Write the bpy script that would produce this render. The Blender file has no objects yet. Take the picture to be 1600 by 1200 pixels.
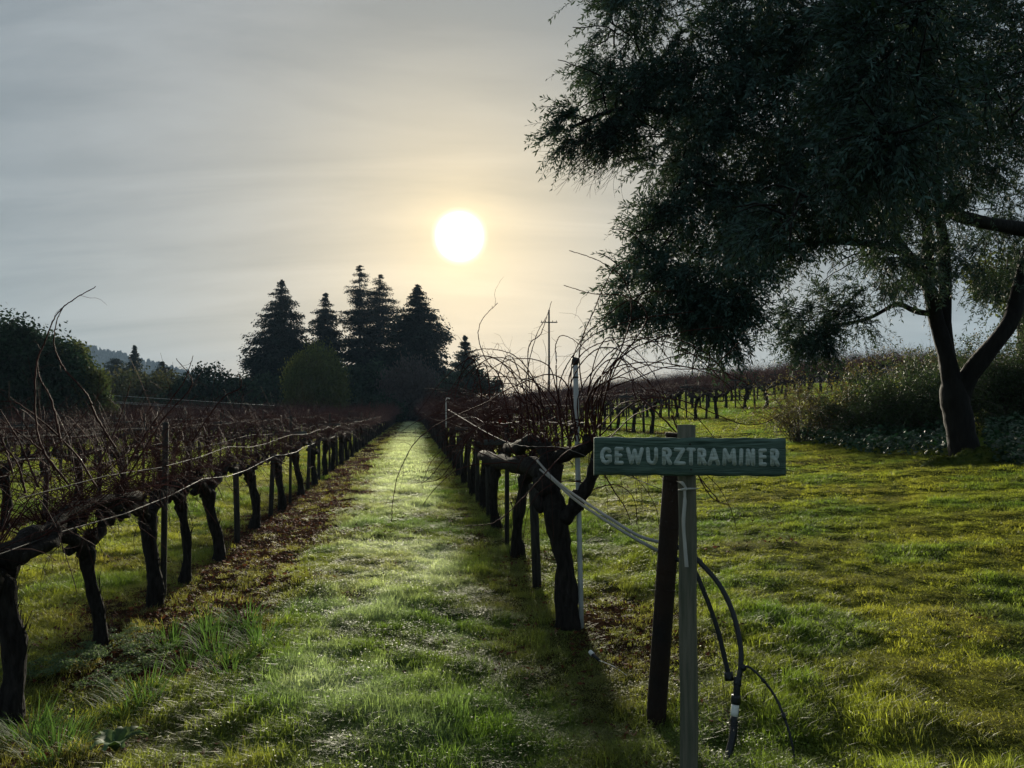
import bpy, math, random
import numpy as np
from mathutils import Vector, Matrix

rng = np.random.default_rng(11)
random.seed(11)
C = bpy.context.scene.collection
S = bpy.context.scene

# ------------------------------------------------------------------ camera, sky, sun, exposure
F = 1200.0                      # focal length in photograph pixels
PITCH = math.atan(40 / F)
EYE = 1.6
cd = bpy.data.cameras.new('camera'); cam = bpy.data.objects.new('camera', cd); C.objects.link(cam)
cd.sensor_width = 36.0; cd.lens = 36.0 * F / 1600.0
cd.clip_start = 0.05; cd.clip_end = 9000
cam.location = (0, 0, EYE); cam.rotation_euler = (math.pi / 2 + PITCH, 0, 0)
S.camera = cam
S.view_settings.view_transform = 'Standard'; S.view_settings.look = 'None'
S.view_settings.gamma = 1.0; S.view_settings.use_curve_mapping = False
S.view_settings.exposure = 0.85

SUN_PX = (718, 370)
_v = np.array([(SUN_PX[0] - 800) / F, -(SUN_PX[1] - 600) / F, -1.0])
def cam_to_world(v):
    c, s = math.cos(PITCH), math.sin(PITCH)
    x, y, z = v[0], v[1], -v[2]          # right, up, forward
    return np.array([x, z * c - y * s, z * s + y * c])
SUN_DIR = cam_to_world(_v); SUN_DIR /= np.linalg.norm(SUN_DIR)
SUN_EL = math.asin(SUN_DIR[2]); SUN_AZ = math.atan2(SUN_DIR[0], SUN_DIR[1])

SKYK = 0.60
w = bpy.data.worlds.new('World'); S.world = w; w.use_nodes = True
def build_world():
    nt = w.node_tree; nt.nodes.clear(); N = nt.nodes.new; L = nt.links.new
    out = N('ShaderNodeOutputWorld'); bg = N('ShaderNodeBackground')
    tc = N('ShaderNodeTexCoord')
    sky = N('ShaderNodeTexSky'); sky.sky_type = 'NISHITA'; sky.sun_disc = False
    sky.sun_elevation = SUN_EL; sky.sun_rotation = SUN_AZ
    sky.air_density = 1.0; sky.dust_density = 2.0
    # thin high cloud: brightness falls with the angle from the sun
    dot = N('ShaderNodeVectorMath'); dot.operation = 'DOT_PRODUCT'
    dot.inputs[1].default_value = tuple(SUN_DIR)
    nrm = N('ShaderNodeVectorMath'); nrm.operation = 'NORMALIZE'
    L(tc.outputs['Generated'], nrm.inputs[0]); L(nrm.outputs[0], dot.inputs[0])
    cl = N('ShaderNodeMath'); cl.operation = 'MINIMUM'; cl.inputs[1].default_value = 0.9999999
    L(dot.outputs['Value'], cl.inputs[0])
    ac = N('ShaderNodeMath'); ac.operation = 'ARCCOSINE'; L(cl.outputs[0], ac.inputs[0])
    sq = N('ShaderNodeMath'); sq.operation = 'DIVIDE'; sq.inputs[1].default_value = math.pi; L(ac.outputs[0], sq.inputs[0])
    rt = N('ShaderNodeMath'); rt.operation = 'POWER'; rt.inputs[1].default_value = 0.5; L(sq.outputs[0], rt.inputs[0])
    ramp = N('ShaderNodeValToRGB'); L(rt.outputs[0], ramp.inputs[0])
    stops = [(0.0, (1.9, 1.9, 1.9)), (1.60, (1.8, 1.8, 1.75)), (1.78, (1.0, 0.92, 0.68)), (2.1, (0.66, 0.545, 0.325)), (3.0, (0.55, 0.47, 0.30)),
             (5.5, (0.458, 0.415, 0.305)), (9, (0.396, 0.381, 0.315)), (14, (0.348, 0.352, 0.325)), (20, (0.314, 0.332, 0.332)), (28, (0.280, 0.312, 0.328)),
             (40, (0.250, 0.292, 0.325)), (60, (0.236, 0.285, 0.325)), (100, (0.205, 0.265, 0.310)), (180, (0.165, 0.225, 0.268))]
    el = ramp.color_ramp.elements
    while len(el) > 1: el.remove(el[-1])
    for i, (a, c) in enumerate(stops):
        p = math.sqrt(a / 180.0)
        e = el[0] if i == 0 else el.new(p)
        e.position = p; e.color = (*[v * SKYK for v in c], 1)
    # streaky cirrus
    sep = N('ShaderNodeSeparateXYZ'); L(nrm.outputs[0], sep.inputs[0])
    zz = N('ShaderNodeMath'); zz.operation = 'ADD'; zz.inputs[1].default_value = 0.22; L(sep.outputs['Z'], zz.inputs[0])
    zm = N('ShaderNodeMath'); zm.operation = 'MAXIMUM'; zm.inputs[1].default_value = 0.05; L(zz.outputs[0], zm.inputs[0])
    dx = N('ShaderNodeMath'); dx.operation = 'DIVIDE'; L(sep.outputs['X'], dx.inputs[0]); L(zm.outputs[0], dx.inputs[1])
    dy = N('ShaderNodeMath'); dy.operation = 'DIVIDE'; L(sep.outputs['Y'], dy.inputs[0]); L(zm.outputs[0], dy.inputs[1])
    cmb = N('ShaderNodeCombineXYZ'); L(dx.outputs[0], cmb.inputs[0]); L(dy.outputs[0], cmb.inputs[1])
    mp = N('ShaderNodeMapping'); mp.inputs['Rotation'].default_value = (0, 0, -0.5); mp.inputs['Scale'].default_value = (0.7, 2.6, 1)
    L(cmb.outputs[0], mp.inputs[0])
    n1 = N('ShaderNodeTexNoise'); n1.inputs['Scale'].default_value = 1.25; n1.inputs['Detail'].default_value = 8; n1.inputs['Roughness'].default_value = 0.56
    n1.inputs['Distortion'].default_value = 0.6
    L(mp.outputs[0], n1.inputs['Vector'])
    r2 = N('ShaderNodeMapRange'); r2.inputs['From Min'].default_value = 0.36; r2.inputs['From Max'].default_value = 0.64
    r2.inputs['To Min'].default_value = 0.80; r2.inputs['To Max'].default_value = 1.16; L(n1.outputs['Fac'], r2.inputs['Value'])
    mul = N('ShaderNodeVectorMath'); mul.operation = 'SCALE'; L(ramp.outputs['Color'], mul.inputs[0]); L(r2.outputs[0], mul.inputs['Scale'])
    # thicker veil lets the blue through where it is thin
    tint = N('ShaderNodeMix'); tint.data_type = 'RGBA'; tint.blend_type = 'MULTIPLY'
    r3 = N('ShaderNodeMapRange'); r3.inputs['From Min'].default_value = 0.55; r3.inputs['From Max'].default_value = 0.3
    r3.inputs['To Min'].default_value = 0.0; r3.inputs['To Max'].default_value = 0.55; L(n1.outputs['Fac'], r3.inputs['Value'])
    L(r3.outputs[0], tint.inputs['Factor']); L(mul.outputs[0], tint.inputs['A']); tint.inputs['B'].default_value = (0.90, 0.99, 1.05, 1)
    mx = N('ShaderNodeMix'); mx.data_type = 'RGBA'; mx.inputs['Factor'].default_value = 0.9
    sc = N('ShaderNodeVectorMath'); sc.operation = 'SCALE'; sc.inputs['Scale'].default_value = 0.06; L(sky.outputs[0], sc.inputs[0])
    L(sc.outputs[0], mx.inputs['A']); L(tint.outputs['Result'], mx.inputs['B'])
    L(mx.outputs['Result'], bg.inputs['Color']); bg.inputs['Strength'].default_value = 1.0
    L(bg.outputs[0], out.inputs['Surface'])
build_world()

sl = bpy.data.lights.new('sun', 'SUN'); sl.energy = 5.0; sl.angle = math.radians(5.5); sl.color = (1.0, 0.91, 0.72)
sun = bpy.data.objects.new('sun', sl); C.objects.link(sun)
sun.rotation_euler = Vector(tuple(SUN_DIR)).to_track_quat('Z', 'Y').to_euler()
sun.location = (-20, 120, 60)

S.render.engine = 'CYCLES'
S.cycles.max_bounces = 6; S.cycles.diffuse_bounces = 2; S.cycles.glossy_bounces = 2
S.cycles.transmission_bounces = 3; S.cycles.transparent_max_bounces = 4; S.cycles.volume_bounces = 0
S.cycles.use_denoising = True
S.cycles.sample_clamp_indirect = 4.0

# ------------------------------------------------------------------ helpers
def P(px, py, Y):
    """the place in the world seen at a photograph pixel, at depth Y"""
    d = cam_to_world(np.array([(px - 800) / F, -(py - 600) / F, -1.0]))
    return np.array([0, 0, EYE]) + d * (Y / d[1])

SLOPE = 0.13; RK = 0.129
def gz(x, y):
    x = np.asarray(x, float); y = np.asarray(y, float)
    u = x + RK * y
    k = 0.5
    s = k * np.logaddexp(0, np.clip((u - 1.3) / k, -60, 60))
    s = np.where((u - 1.3) / k > 50, u - 1.3, s)
    s0_ = s; s = 33 - 6 * np.logaddexp(0, np.clip((33 - s) / 6, -60, 60)) + 6 * np.log1p(np.exp(-33 / 6))
    s = np.where((33 - s0_) / 6 > 59, s0_, s)
    s = np.maximum(s, 0)
    z = SLOPE * s
    r = np.hypot(x, y)
    amp = np.clip(1.2 - r / 60, 0.15, 1)
    b = 0.018 * np.sin(2.1 * x + 0.7 * y + 1) * np.sin(1.7 * y - 0.5 * x) + 0.012 * np.sin(4.3 * x - 2.2 * y) + 0.01 * np.sin(5.1 * y + 2.7 * x + 2)
    b = b + (0.020 * np.sin(9.1 * x + 3.3 * y + 2 * np.sin(2.3 * y)) * np.sin(8.3 * y - 4.1 * x + 1) + 0.014 * np.sin(15 * x - 6 * y) * np.sin(13 * y + 5 * x)) * np.clip(1.4 - r / 14, 0, 1)
    crown = 0.05 * np.cos((u + 0.5) * 2 * np.pi / 3.27) * np.exp(-((u + 0.5) / 4) ** 2)
    return z + b * amp + crown

def gz1(x, y): return float(gz(x, y))

class MB:
    """collects vertices and faces of one mesh"""
    def __init__(self): self.v = []; self.q = []; self.t = []; self.n = 0
    def add(self, v, q=None, t=None):
        v = np.asarray(v, float).reshape(-1, 3)
        if q is not None and len(q): self.q.append(np.asarray(q, int) + self.n)
        if t is not None and len(t): self.t.append(np.asarray(t, int) + self.n)
        self.v.append(v); self.n += len(v)
        return self
    def mesh(self, name, mat=None, smooth=False, origin=None):
        v = np.concatenate(self.v) if self.v else np.zeros((0, 3))
        if origin is not None: v = v - np.asarray(origin)
        q = np.concatenate(self.q) if self.q else np.zeros((0, 4), int)
        t = np.concatenate(self.t) if self.t else np.zeros((0, 3), int)
        me = bpy.data.meshes.new(name)
        me.vertices.add(len(v)); me.vertices.foreach_set('co', v.astype(np.float32).ravel())
        nl = len(q) * 4 + len(t) * 3
        me.loops.add(nl); me.loops.foreach_set('vertex_index', np.concatenate([q.ravel(), t.ravel()]).astype(np.int32))
        me.polygons.add(len(q) + len(t))
        st = np.concatenate([np.arange(len(q)) * 4, len(q) * 4 + np.arange(len(t)) * 3]).astype(np.int32)
        me.polygons.foreach_set('loop_start', st)
        if smooth: me.polygons.foreach_set('use_smooth', np.ones(len(q) + len(t), bool))
        me.update(calc_edges=True)
        if mat: me.materials.append(mat)
        return me
    def build(self, name, mat, parent=None, origin=None, smooth=False, at=None, **kw):
        o = bpy.data.objects.new(name, self.mesh(name, mat, smooth, origin))
        if at is not None: o.location = tuple(at)
        C.objects.link(o)
        if parent is not None: o.parent = parent
        elif origin is not None: o.location = tuple(origin)
        return tag(o, **kw)

def tag(o, label=None, cat=None, group=None, kind=None):
    if label: o['label'] = label
    if cat: o['category'] = cat
    if group: o['group'] = group
    if kind: o['kind'] = kind
    return o

def empty(name, loc, rz=0.0, **kw):
    o = bpy.data.objects.new(name, None); C.objects.link(o)
    o.empty_display_size = 0.2
    o.location = tuple(loc); o.rotation_euler = (0, 0, rz)
    return tag(o, **kw)

def inst(name, me, parent=None, **kw):
    o = bpy.data.objects.new(name, me); C.objects.link(o)
    if parent is not None: o.parent = parent
    return tag(o, **kw)

def tubes(mb, pts, rad, k=5, cap=False, lump=0.0):
    """pts (m,n,3), rad (m,n): m tubes of n rings"""
    pts = np.asarray(pts, float); rad = np.asarray(rad, float)
    if pts.ndim == 2: pts = pts[None]; rad = rad[None]
    m, n, _ = pts.shape
    T = np.gradient(pts, axis=1); T /= np.linalg.norm(T, axis=2, keepdims=True) + 1e-9
    mean = T.mean(1); ref = np.where((np.abs(mean[:, 2:3]) > 0.75), np.array([[1, 0.13, 0.0]]), np.array([[0.05, 0.02, 1.0]]))
    A = np.cross(T, ref[:, None, :]); A /= np.linalg.norm(A, axis=2, keepdims=True) + 1e-9
    B = np.cross(T, A)
    a = np.arange(k) * 2 * np.pi / k
    r = rad[:, :, None]
    if lump > 0:
        jj = np.arange(n)[None, :, None]; kk = a[None, None, :]
        ph = rng.uniform(0, 6, (m, 1, 1))
        r = r * (1 + lump * (np.sin(jj * 0.9 + 2 * kk + ph) * 0.5 + np.sin(jj * 1.7 - 3 * kk + ph * 2) * 0.35 + rng.normal(0, 0.25, (m, n, k))))
    ring = pts[:, :, None, :] + r[..., None] * (np.cos(a)[None, None, :, None] * A[:, :, None, :] + np.sin(a)[None, None, :, None] * B[:, :, None, :])
    v = ring.reshape(-1, 3)
    i = np.arange(m)[:, None, None] * n * k + np.arange(n - 1)[None, :, None] * k + np.arange(k)[None, None, :]
    j = np.arange(m)[:, None, None] * n * k + np.arange(n - 1)[None, :, None] * k + ((np.arange(k) + 1) % k)[None, None, :]
    q = np.stack([i, j, j + k, i + k], -1).reshape(-1, 4)
    mb.add(v, q)
    if cap:
        base = mb.n
        c0 = pts[:, 0]; c1 = pts[:, -1]
        off = base - len(v)
        cv = np.concatenate([c0, c1])
        tr = []
        for mi in range(m):
            for jx in range(k):
                s0 = off + mi * n * k; s1 = s0 + (n - 1) * k
                tr.append((s0 + (jx + 1) % k - base, s0 + jx - base, mi)); tr.append((s1 + jx - base, s1 + (jx + 1) % k - base, m + mi))
        mb.add(cv, None, np.array(tr))
    return mb

def smooth_path(pts, n):
    """Catmull-Rom through the points"""
    p = np.asarray(pts, float)
    p = np.vstack([2 * p[0] - p[1], p, 2 * p[-1] - p[-2]])
    segs = len(p) - 3
    t = np.linspace(0, segs - 1e-6, n); i = t.astype(int); f = (t - i)[:, None]
    a, b, c, d = p[i], p[i + 1], p[i + 2], p[i + 3]
    return 0.5 * ((2 * b) + (-a + c) * f + (2 * a - 5 * b + 4 * c - d) * f ** 2 + (-a + 3 * b - 3 * c + d) * f ** 3)

def box(mb, c, s, rz=0.0, bev=0.0):
    c = np.asarray(c, float); hx, hy, hz = np.asarray(s, float) / 2
    if bev <= 0:
        v = np.array([(x, y, z) for z in (-hz, hz) for x, y in ((-hx, -hy), (hx, -hy), (hx, hy), (-hx, hy))])
        q = [(0, 3, 2, 1), (4, 5, 6, 7), (0, 1, 5, 4), (1, 2, 6, 5), (2, 3, 7, 6), (3, 0, 4, 7)]
    else:
        b = bev; rings = []
        for z, ins in ((-hz, b), (-hz + b, 0), (hz - b, 0), (hz, b)):
            X, Y = hx - ins, hy - ins
            rings += [(-X + b, -Y, z), (X - b, -Y, z), (X, -Y + b, z), (X, Y - b, z), (X - b, Y, z), (-X + b, Y, z), (-X, Y - b, z), (-X, -Y + b, z)]
        v = np.array(rings); q = []
        for r in range(3):
            for j in range(8):
                q.append((r * 8 + j, r * 8 + (j + 1) % 8, r * 8 + 8 + (j + 1) % 8, r * 8 + 8 + j))
        for o, fl in ((0, True), (24, False)):
            for a, bb, cc, d in ((0, 1, 2, 7), (7, 2, 3, 6), (6, 3, 4, 5)):
                f = (o + a, o + bb, o + cc, o + d); q.append(f[::-1] if fl else f)
    ca, sa = math.cos(rz), math.sin(rz)
    v = np.stack([v[:, 0] * ca - v[:, 1] * sa, v[:, 0] * sa + v[:, 1] * ca, v[:, 2]], 1) + c
    return mb.add(v, q)

def unit(v): return v / (np.linalg.norm(v, axis=-1, keepdims=True) + 1e-9)

def leaves(mb, c, d, nrm, ln, wd, fold=0.15):
    """six-point lance leaves: base c, direction d, facing nrm"""
    c = np.asarray(c); n = len(c)
    d = unit(d); s = unit(np.cross(d, nrm)); u = np.cross(s, d)
    ln = np.broadcast_to(ln, n)[:, None]; wd = np.broadcast_to(wd, n)[:, None]
    tip = c + d * ln
    m1 = c + d * ln * 0.5 + u * wd * fold
    a = m1 + s * wd * 0.5 - u * wd * fold * 2; b = m1 - s * wd * 0.5 - u * wd * fold * 2
    v = np.stack([c, a, tip, b], 1).reshape(-1, 3)
    i = np.arange(n)[:, None] * 4
    mb.add(v, None, np.concatenate([i + [[0, 1, 2]], i + [[0, 2, 3]]]))

def flakes(mb, c, size, flat=0.0, d=None, asp=0.6):
    """small leaf-sized quads at points c, random facing"""
    n = len(c)
    nr = unit(rng.normal(0, 1, (n, 3)) + np.array([0, 0, flat]))
    a = unit(np.cross(nr, rng.normal(0, 1, (n, 3)))) if d is None else unit(d)
    b = unit(np.cross(nr, a))
    s = (np.broadcast_to(size, n) * rng.uniform(0.6, 1.3, n))[:, None]
    v = np.stack([c - a * s * 0.5, c + b * s * 0.5 * asp, c + a * s * 0.5, c - b * s * 0.5 * asp], 1).reshape(-1, 3)
    i = np.arange(n)[:, None] * 4
    mb.add(v, i + [[0, 1, 2, 3]])

# ------------------------------------------------------------------ materials
def mat(name, col, rough=0.7, spec=0.5, var=0.25, vscale=8.0, bump=0.0, bscale=40.0, transl=0.0, tcol=None, hue2=None, stretch=None, metal=0.0, randvar=0.0, coat=0.0, world=False):
    m = bpy.data.materials.new(name); m.use_nodes = True
    nt = m.node_tree; N = nt.nodes.new; L = nt.links.new
    b = nt.nodes['Principled BSDF']; out = nt.nodes['Material Output']
    b.inputs['Roughness'].default_value = rough; b.inputs['Specular IOR Level'].default_value = spec; b.inputs['Metallic'].default_value = metal
    b.inputs['Coat Weight'].default_value = coat
    tc = N('ShaderNodeTexCoord')
    if world:
        g = N('ShaderNodeNewGeometry'); src = g.outputs['Position']
    else: src = tc.outputs['Object']
    if stretch:
        mp = N('ShaderNodeMapping'); mp.inputs['Scale'].default_value = stretch; L(src, mp.inputs[0]); src = mp.outputs[0]
    nz = N('ShaderNodeTexNoise'); nz.inputs['Scale'].default_value = vscale; nz.inputs['Detail'].default_value = 5; L(src, nz.inputs['Vector'])
    mx = N('ShaderNodeMix'); mx.data_type = 'RGBA'
    c2 = hue2 if hue2 else tuple(min(1, c * (1 + var)) for c in col)
    c1 = col if hue2 else tuple(c * (1 - var) for c in col)
    mr = N('ShaderNodeMapRange'); mr.inputs['From Min'].default_value = 0.35; mr.inputs['From Max'].default_value = 0.65; L(nz.outputs['Fac'], mr.inputs['Value'])
    L(mr.outputs[0], mx.inputs['Factor']); mx.inputs['A'].default_value = (*c1, 1); mx.inputs['B'].default_value = (*c2, 1)
    colout = mx.outputs['Result']
    if randvar > 0:
        gi = N('ShaderNodeNewGeometry')
        r = N('ShaderNodeMapRange'); r.inputs['To Min'].default_value = 1 - randvar; r.inputs['To Max'].default_value = 1 + randvar
        L(gi.outputs['Random Per Island'], r.inputs['Value'])
        vm = N('ShaderNodeVectorMath'); vm.operation = 'SCALE'; L(colout, vm.inputs[0]); L(r.outputs[0], vm.inputs['Scale']); colout = vm.outputs[0]
    L(colout, b.inputs['Base Color'])
    if bump > 0:
        n2 = N('ShaderNodeTexNoise'); n2.inputs['Scale'].default_value = bscale; n2.inputs['Detail'].default_value = 6; L(src, n2.inputs['Vector'])
        bp = N('ShaderNodeBump'); bp.inputs['Strength'].default_value = bump; bp.inputs['Distance'].default_value = 0.02
        L(n2.outputs['Fac'], bp.inputs['Height']); L(bp.outputs[0], b.inputs['Normal'])
    if transl > 0:
        t = N('ShaderNodeBsdfTranslucent')
        if tcol: t.inputs['Color'].default_value = (*tcol, 1)
        else: L(colout, t.inputs['Color'])
        ms = N('ShaderNodeMixShader'); ms.inputs[0].default_value = transl
        L(b.outputs[0], ms.inputs[1]); L(t.outputs[0], ms.inputs[2]); L(ms.outputs[0], out.inputs['Surface'])
    return m

M = {}
M['bark'] = mat('vine_bark', (0.020, 0.017, 0.015), 0.9, 0.12, bump=0.9, bscale=18, vscale=14, var=0.45, stretch=(3, 3, 0.7))
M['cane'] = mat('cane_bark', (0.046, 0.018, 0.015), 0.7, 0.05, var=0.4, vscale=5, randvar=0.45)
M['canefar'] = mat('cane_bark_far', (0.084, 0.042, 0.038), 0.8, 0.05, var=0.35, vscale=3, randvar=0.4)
M['olive_bark'] = mat('olive_bark', (0.011, 0.0095, 0.008), 0.85, 0.2, bump=0.9, bscale=12, stretch=(2, 2, 0.6), var=0.4)
M['olive_leaf'] = mat('olive_leaf', (0.036, 0.072, 0.062), 0.6, 0.2, vscale=2.5, transl=0.2, tcol=(0.05, 0.08, 0.022), hue2=(0.054, 0.102, 0.090), randvar=0.45)
M['redwood_leaf'] = mat('redwood_needles', (0.010, 0.022, 0.015), 0.8, 0.06, vscale=0.6, var=0.3, transl=0.15, randvar=0.35)
M['conifer_leaf'] = mat('conifer_needles', (0.030, 0.046, 0.034), 0.7, 0.25, vscale=0.6, var=0.3, transl=0.12, randvar=0.35)
M['tree_bark'] = mat('tree_bark', (0.030, 0.022, 0.017), 0.85, 0.2, bump=0.6, bscale=6)
M['dark_leaf'] = mat('dark_tree_leaf', (0.022, 0.044, 0.024), 0.8, 0.06, vscale=0.7, var=0.35, transl=0.25, randvar=0.4)
M['green_leaf'] = mat('green_tree_leaf', (0.050, 0.080, 0.025), 0.75, 0.08, vscale=0.7, transl=0.4, hue2=(0.080, 0.095, 0.028), randvar=0.4)
M['round_leaf'] = mat('round_tree_leaf', (0.080, 0.108, 0.028), 0.8, 0.08, vscale=0.5, transl=0.45, hue2=(0.098, 0.108, 0.028), randvar=0.35)
M['scrub'] = mat('scrub_leaf', (0.055, 0.052, 0.022), 0.8, 0.08, vscale=0.7, transl=0.4, hue2=(0.040, 0.054, 0.022), randvar=0.4)
M['bare'] = mat('bare_twigs', (0.060, 0.048, 0.040), 0.7, 0.3, vscale=1, randvar=0.3)
M['shrub_brown'] = mat('shrub_leaf_brown', (0.130, 0.090, 0.024), 0.55, 0.3, vscale=1.4, transl=0.45, hue2=(0.095, 0.100, 0.026), randvar=0.5)
M['shrub_green'] = mat('shrub_leaf_green', (0.036, 0.068, 0.024), 0.55, 0.3, vscale=1.4, transl=0.4, hue2=(0.056, 0.074, 0.022), randvar=0.5)
M['shrub_stem'] = mat('shrub_stem', (0.060, 0.045, 0.032), 0.6, 0.4, vscale=6)
M['ivy'] = mat('ivy_leaf', (0.022, 0.060, 0.024), 0.42, 0.28, vscale=2, var=0.3, transl=0.2, randvar=0.4)
M['moss'] = mat('moss', (0.085, 0.100, 0.014), 0.9, 0.1, vscale=9, hue2=(0.035, 0.055, 0.010), transl=0.2, bump=1, bscale=60, randvar=0.3)
M['weed'] = mat('weed_leaf', (0.090, 0.150, 0.070), 0.6, 0.12, vscale=3, transl=0.5, tcol=(0.15, 0.22, 0.07), randvar=0.35)
M['longgrass'] = mat('long_grass_blade', (0.045, 0.100, 0.022), 0.6, 0.08, vscale=3, transl=0.5, tcol=(0.10, 0.19, 0.035), randvar=0.4)
M['deadleaf'] = mat('dead_leaf', (0.060, 0.020, 0.011), 0.8, 0.08, vscale=3, transl=0.25, hue2=(0.105, 0.040, 0.018), randvar=0.6)
M['redleaf'] = mat('red_leaf', (0.055, 0.009, 0.007), 0.7, 0.1, vscale=3, transl=0.04, randvar=0.4)
M['stake'] = mat('stake_wood', (0.032, 0.030, 0.026), 0.85, 0.2, bump=0.6, bscale=30, stretch=(4, 4, 0.5), var=0.4)
M['crossarm'] = mat('crossarm_wood', (0.060, 0.066, 0.066), 0.95, 0.03, bump=0.4, bscale=30, var=0.3)
M['wire'] = mat('wire_steel', (0.05, 0.05, 0.048), 0.65, 0.15, metal=0.1, var=0.1)
M['cable'] = mat('cable_sheath', (0.30, 0.32, 0.32), 0.35, 0.6, var=0.1)
M['hose'] = mat('hose_plastic', (0.010, 0.012, 0.014), 0.4, 0.35, var=0.2)
M['hose_grey'] = mat('drip_hose', (0.016, 0.018, 0.018), 0.6, 0.18, var=0.2)
M['hose_pale'] = mat('pale_hose', (0.20, 0.20, 0.19), 0.3, 0.6, var=0.15)  # pale base colour stands in for sun glare on black plastic
M['steel'] = mat('galvanised_steel', (0.40, 0.42, 0.41), 0.55, 0.4, metal=0.0, var=0.2, vscale=5)
M['rust'] = mat('rusty_pipe', (0.012, 0.010, 0.009), 0.75, 0.2, vscale=3, hue2=(0.034, 0.018, 0.011), bump=0.3, bscale=60)
M['white_plastic'] = mat('white_plastic', (0.75, 0.75, 0.72), 0.45, 0.5, var=0.06)
M['ribbon'] = mat('ribbon_cloth', (0.62, 0.60, 0.55), 0.7, 0.2, var=0.1, transl=0.3)
M['postwood'] = mat('sign_post_wood', (0.10, 0.105, 0.075), 0.85, 0.2, bump=0.5, bscale=45, stretch=(6, 6, 0.35), vscale=14, hue2=(0.18, 0.165, 0.125))
M['polewood'] = mat('pole_wood', (0.05, 0.042, 0.036), 0.85, 0.2)
M['hill'] = mat('hill_wood', (0.030, 0.036, 0.020), 0.9, 0.1, vscale=0.02, hue2=(0.055, 0.050, 0.030), world=True)

def sign_material():
    m = mat('sign_green_paint', (0.034, 0.066, 0.050), 0.72, 0.3, stretch=(1.6, 1, 26), vscale=5.5, hue2=(0.105, 0.165, 0.130), bump=0.5, bscale=6)
    return m
M['sign'] = sign_material()
M['letter'] = mat('sign_letter_paint', (0.52, 0.57, 0.52), 0.75, 0.25, stretch=(2, 1, 12), vscale=14, hue2=(0.33, 0.39, 0.35), bump=0.3, bscale=20)

# grass: colour comes with each tuft, as an attribute of the tuft
def grass_material():
    m = bpy.data.materials.new('grass_blade'); m.use_nodes = True
    nt = m.node_tree; N = nt.nodes.new; L = nt.links.new
    b = nt.nodes['Principled BSDF']; out = nt.nodes['Material Output']
    at = N('ShaderNodeAttribute'); at.attribute_type = 'INSTANCER'; at.attribute_name = 'tint'
    gi = N('ShaderNodeNewGeometry')
    r = N('ShaderNodeMapRange'); r.inputs['To Min'].default_value = 0.55; r.inputs['To Max'].default_value = 1.45; L(gi.outputs['Random Per Island'], r.inputs['Value'])
    vm = N('ShaderNodeVectorMath'); vm.operation = 'SCALE'; L(at.outputs['Vector'], vm.inputs[0]); L(r.outputs[0], vm.inputs['Scale'])
    L(vm.outputs[0], b.inputs['Base Color'])
    b.inputs['Roughness'].default_value = 0.5; b.inputs['Specular IOR Level'].default_value = 0.22
    t = N('ShaderNodeBsdfTranslucent')
    v2 = N('ShaderNodeVectorMath'); v2.operation = 'MULTIPLY'; v2.inputs[1].default_value = (2.1, 2.2, 1.1); L(vm.outputs[0], v2.inputs[0]); L(v2.outputs[0], t.inputs['Color'])
    ms = N('ShaderNodeMixShader'); ms.inputs[0].default_value = 0.5
    L(b.outputs[0], ms.inputs[1]); L(t.outputs[0], ms.inputs[2]); L(ms.outputs[0], out.inputs['Surface'])
    return m
M['grass'] = grass_material()

def ground_material():
    m = bpy.data.materials.new('ground_turf'); m.use_nodes = True
    nt = m.node_tree; N = nt.nodes.new; L = nt.links.new
    b = nt.nodes['Principled BSDF']
    g = N('ShaderNodeNewGeometry')
    at = N('ShaderNodeAttribute'); at.attribute_name = 'soil'
    n1 = N('ShaderNodeTexNoise'); n1.inputs['Scale'].default_value = 0.9; n1.inputs['Detail'].default_value = 6; L(g.outputs['Position'], n1.inputs['Vector'])
    n2 = N('ShaderNodeTexNoise'); n2.inputs['Scale'].default_value = 22; n2.inputs['Detail'].default_value = 5; L(g.outputs['Position'], n2.inputs['Vector'])
    gr = N('ShaderNodeMix'); gr.data_type = 'RGBA'; gr.inputs['A'].default_value = (0.028, 0.045, 0.010, 1); gr.inputs['B'].default_value = (0.070, 0.072, 0.020, 1); L(n1.outputs['Fac'], gr.inputs['Factor'])
    so = N('ShaderNodeMix'); so.data_type = 'RGBA'; so.inputs['A'].default_value = (0.014, 0.008, 0.005, 1); so.inputs['B'].default_value = (0.046, 0.026, 0.015, 1); L(n2.outputs['Fac'], so.inputs['Factor'])
    ad = N('ShaderNodeMath'); ad.operation = 'ADD'; L(at.outputs['Fac'], ad.inputs[0]); L(n2.outputs['Fac'], ad.inputs[1])
    mr = N('ShaderNodeMapRange'); mr.inputs['From Min'].default_value = 0.75; mr.inputs['From Max'].default_value = 1.2; L(ad.outputs[0], mr.inputs['Value'])
    mx = N('ShaderNodeMix'); mx.data_type = 'RGBA'; L(mr.outputs[0], mx.inputs['Factor']); L(gr.outputs['Result'], mx.inputs['A']); L(so.outputs['Result'], mx.inputs['B'])
    L(mx.outputs['Result'], b.inputs['Base Color']); b.inputs['Roughness'].default_value = 1.0; b.inputs['Specular IOR Level'].default_value = 0.0
    bp = N('ShaderNodeBump'); bp.inputs['Strength'].default_value = 1.0; bp.inputs['Distance'].default_value = 0.03; L(n2.outputs['Fac'], bp.inputs['Height']); L(bp.outputs[0], b.inputs['Normal'])
    return m
M['ground'] = ground_material()

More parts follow.
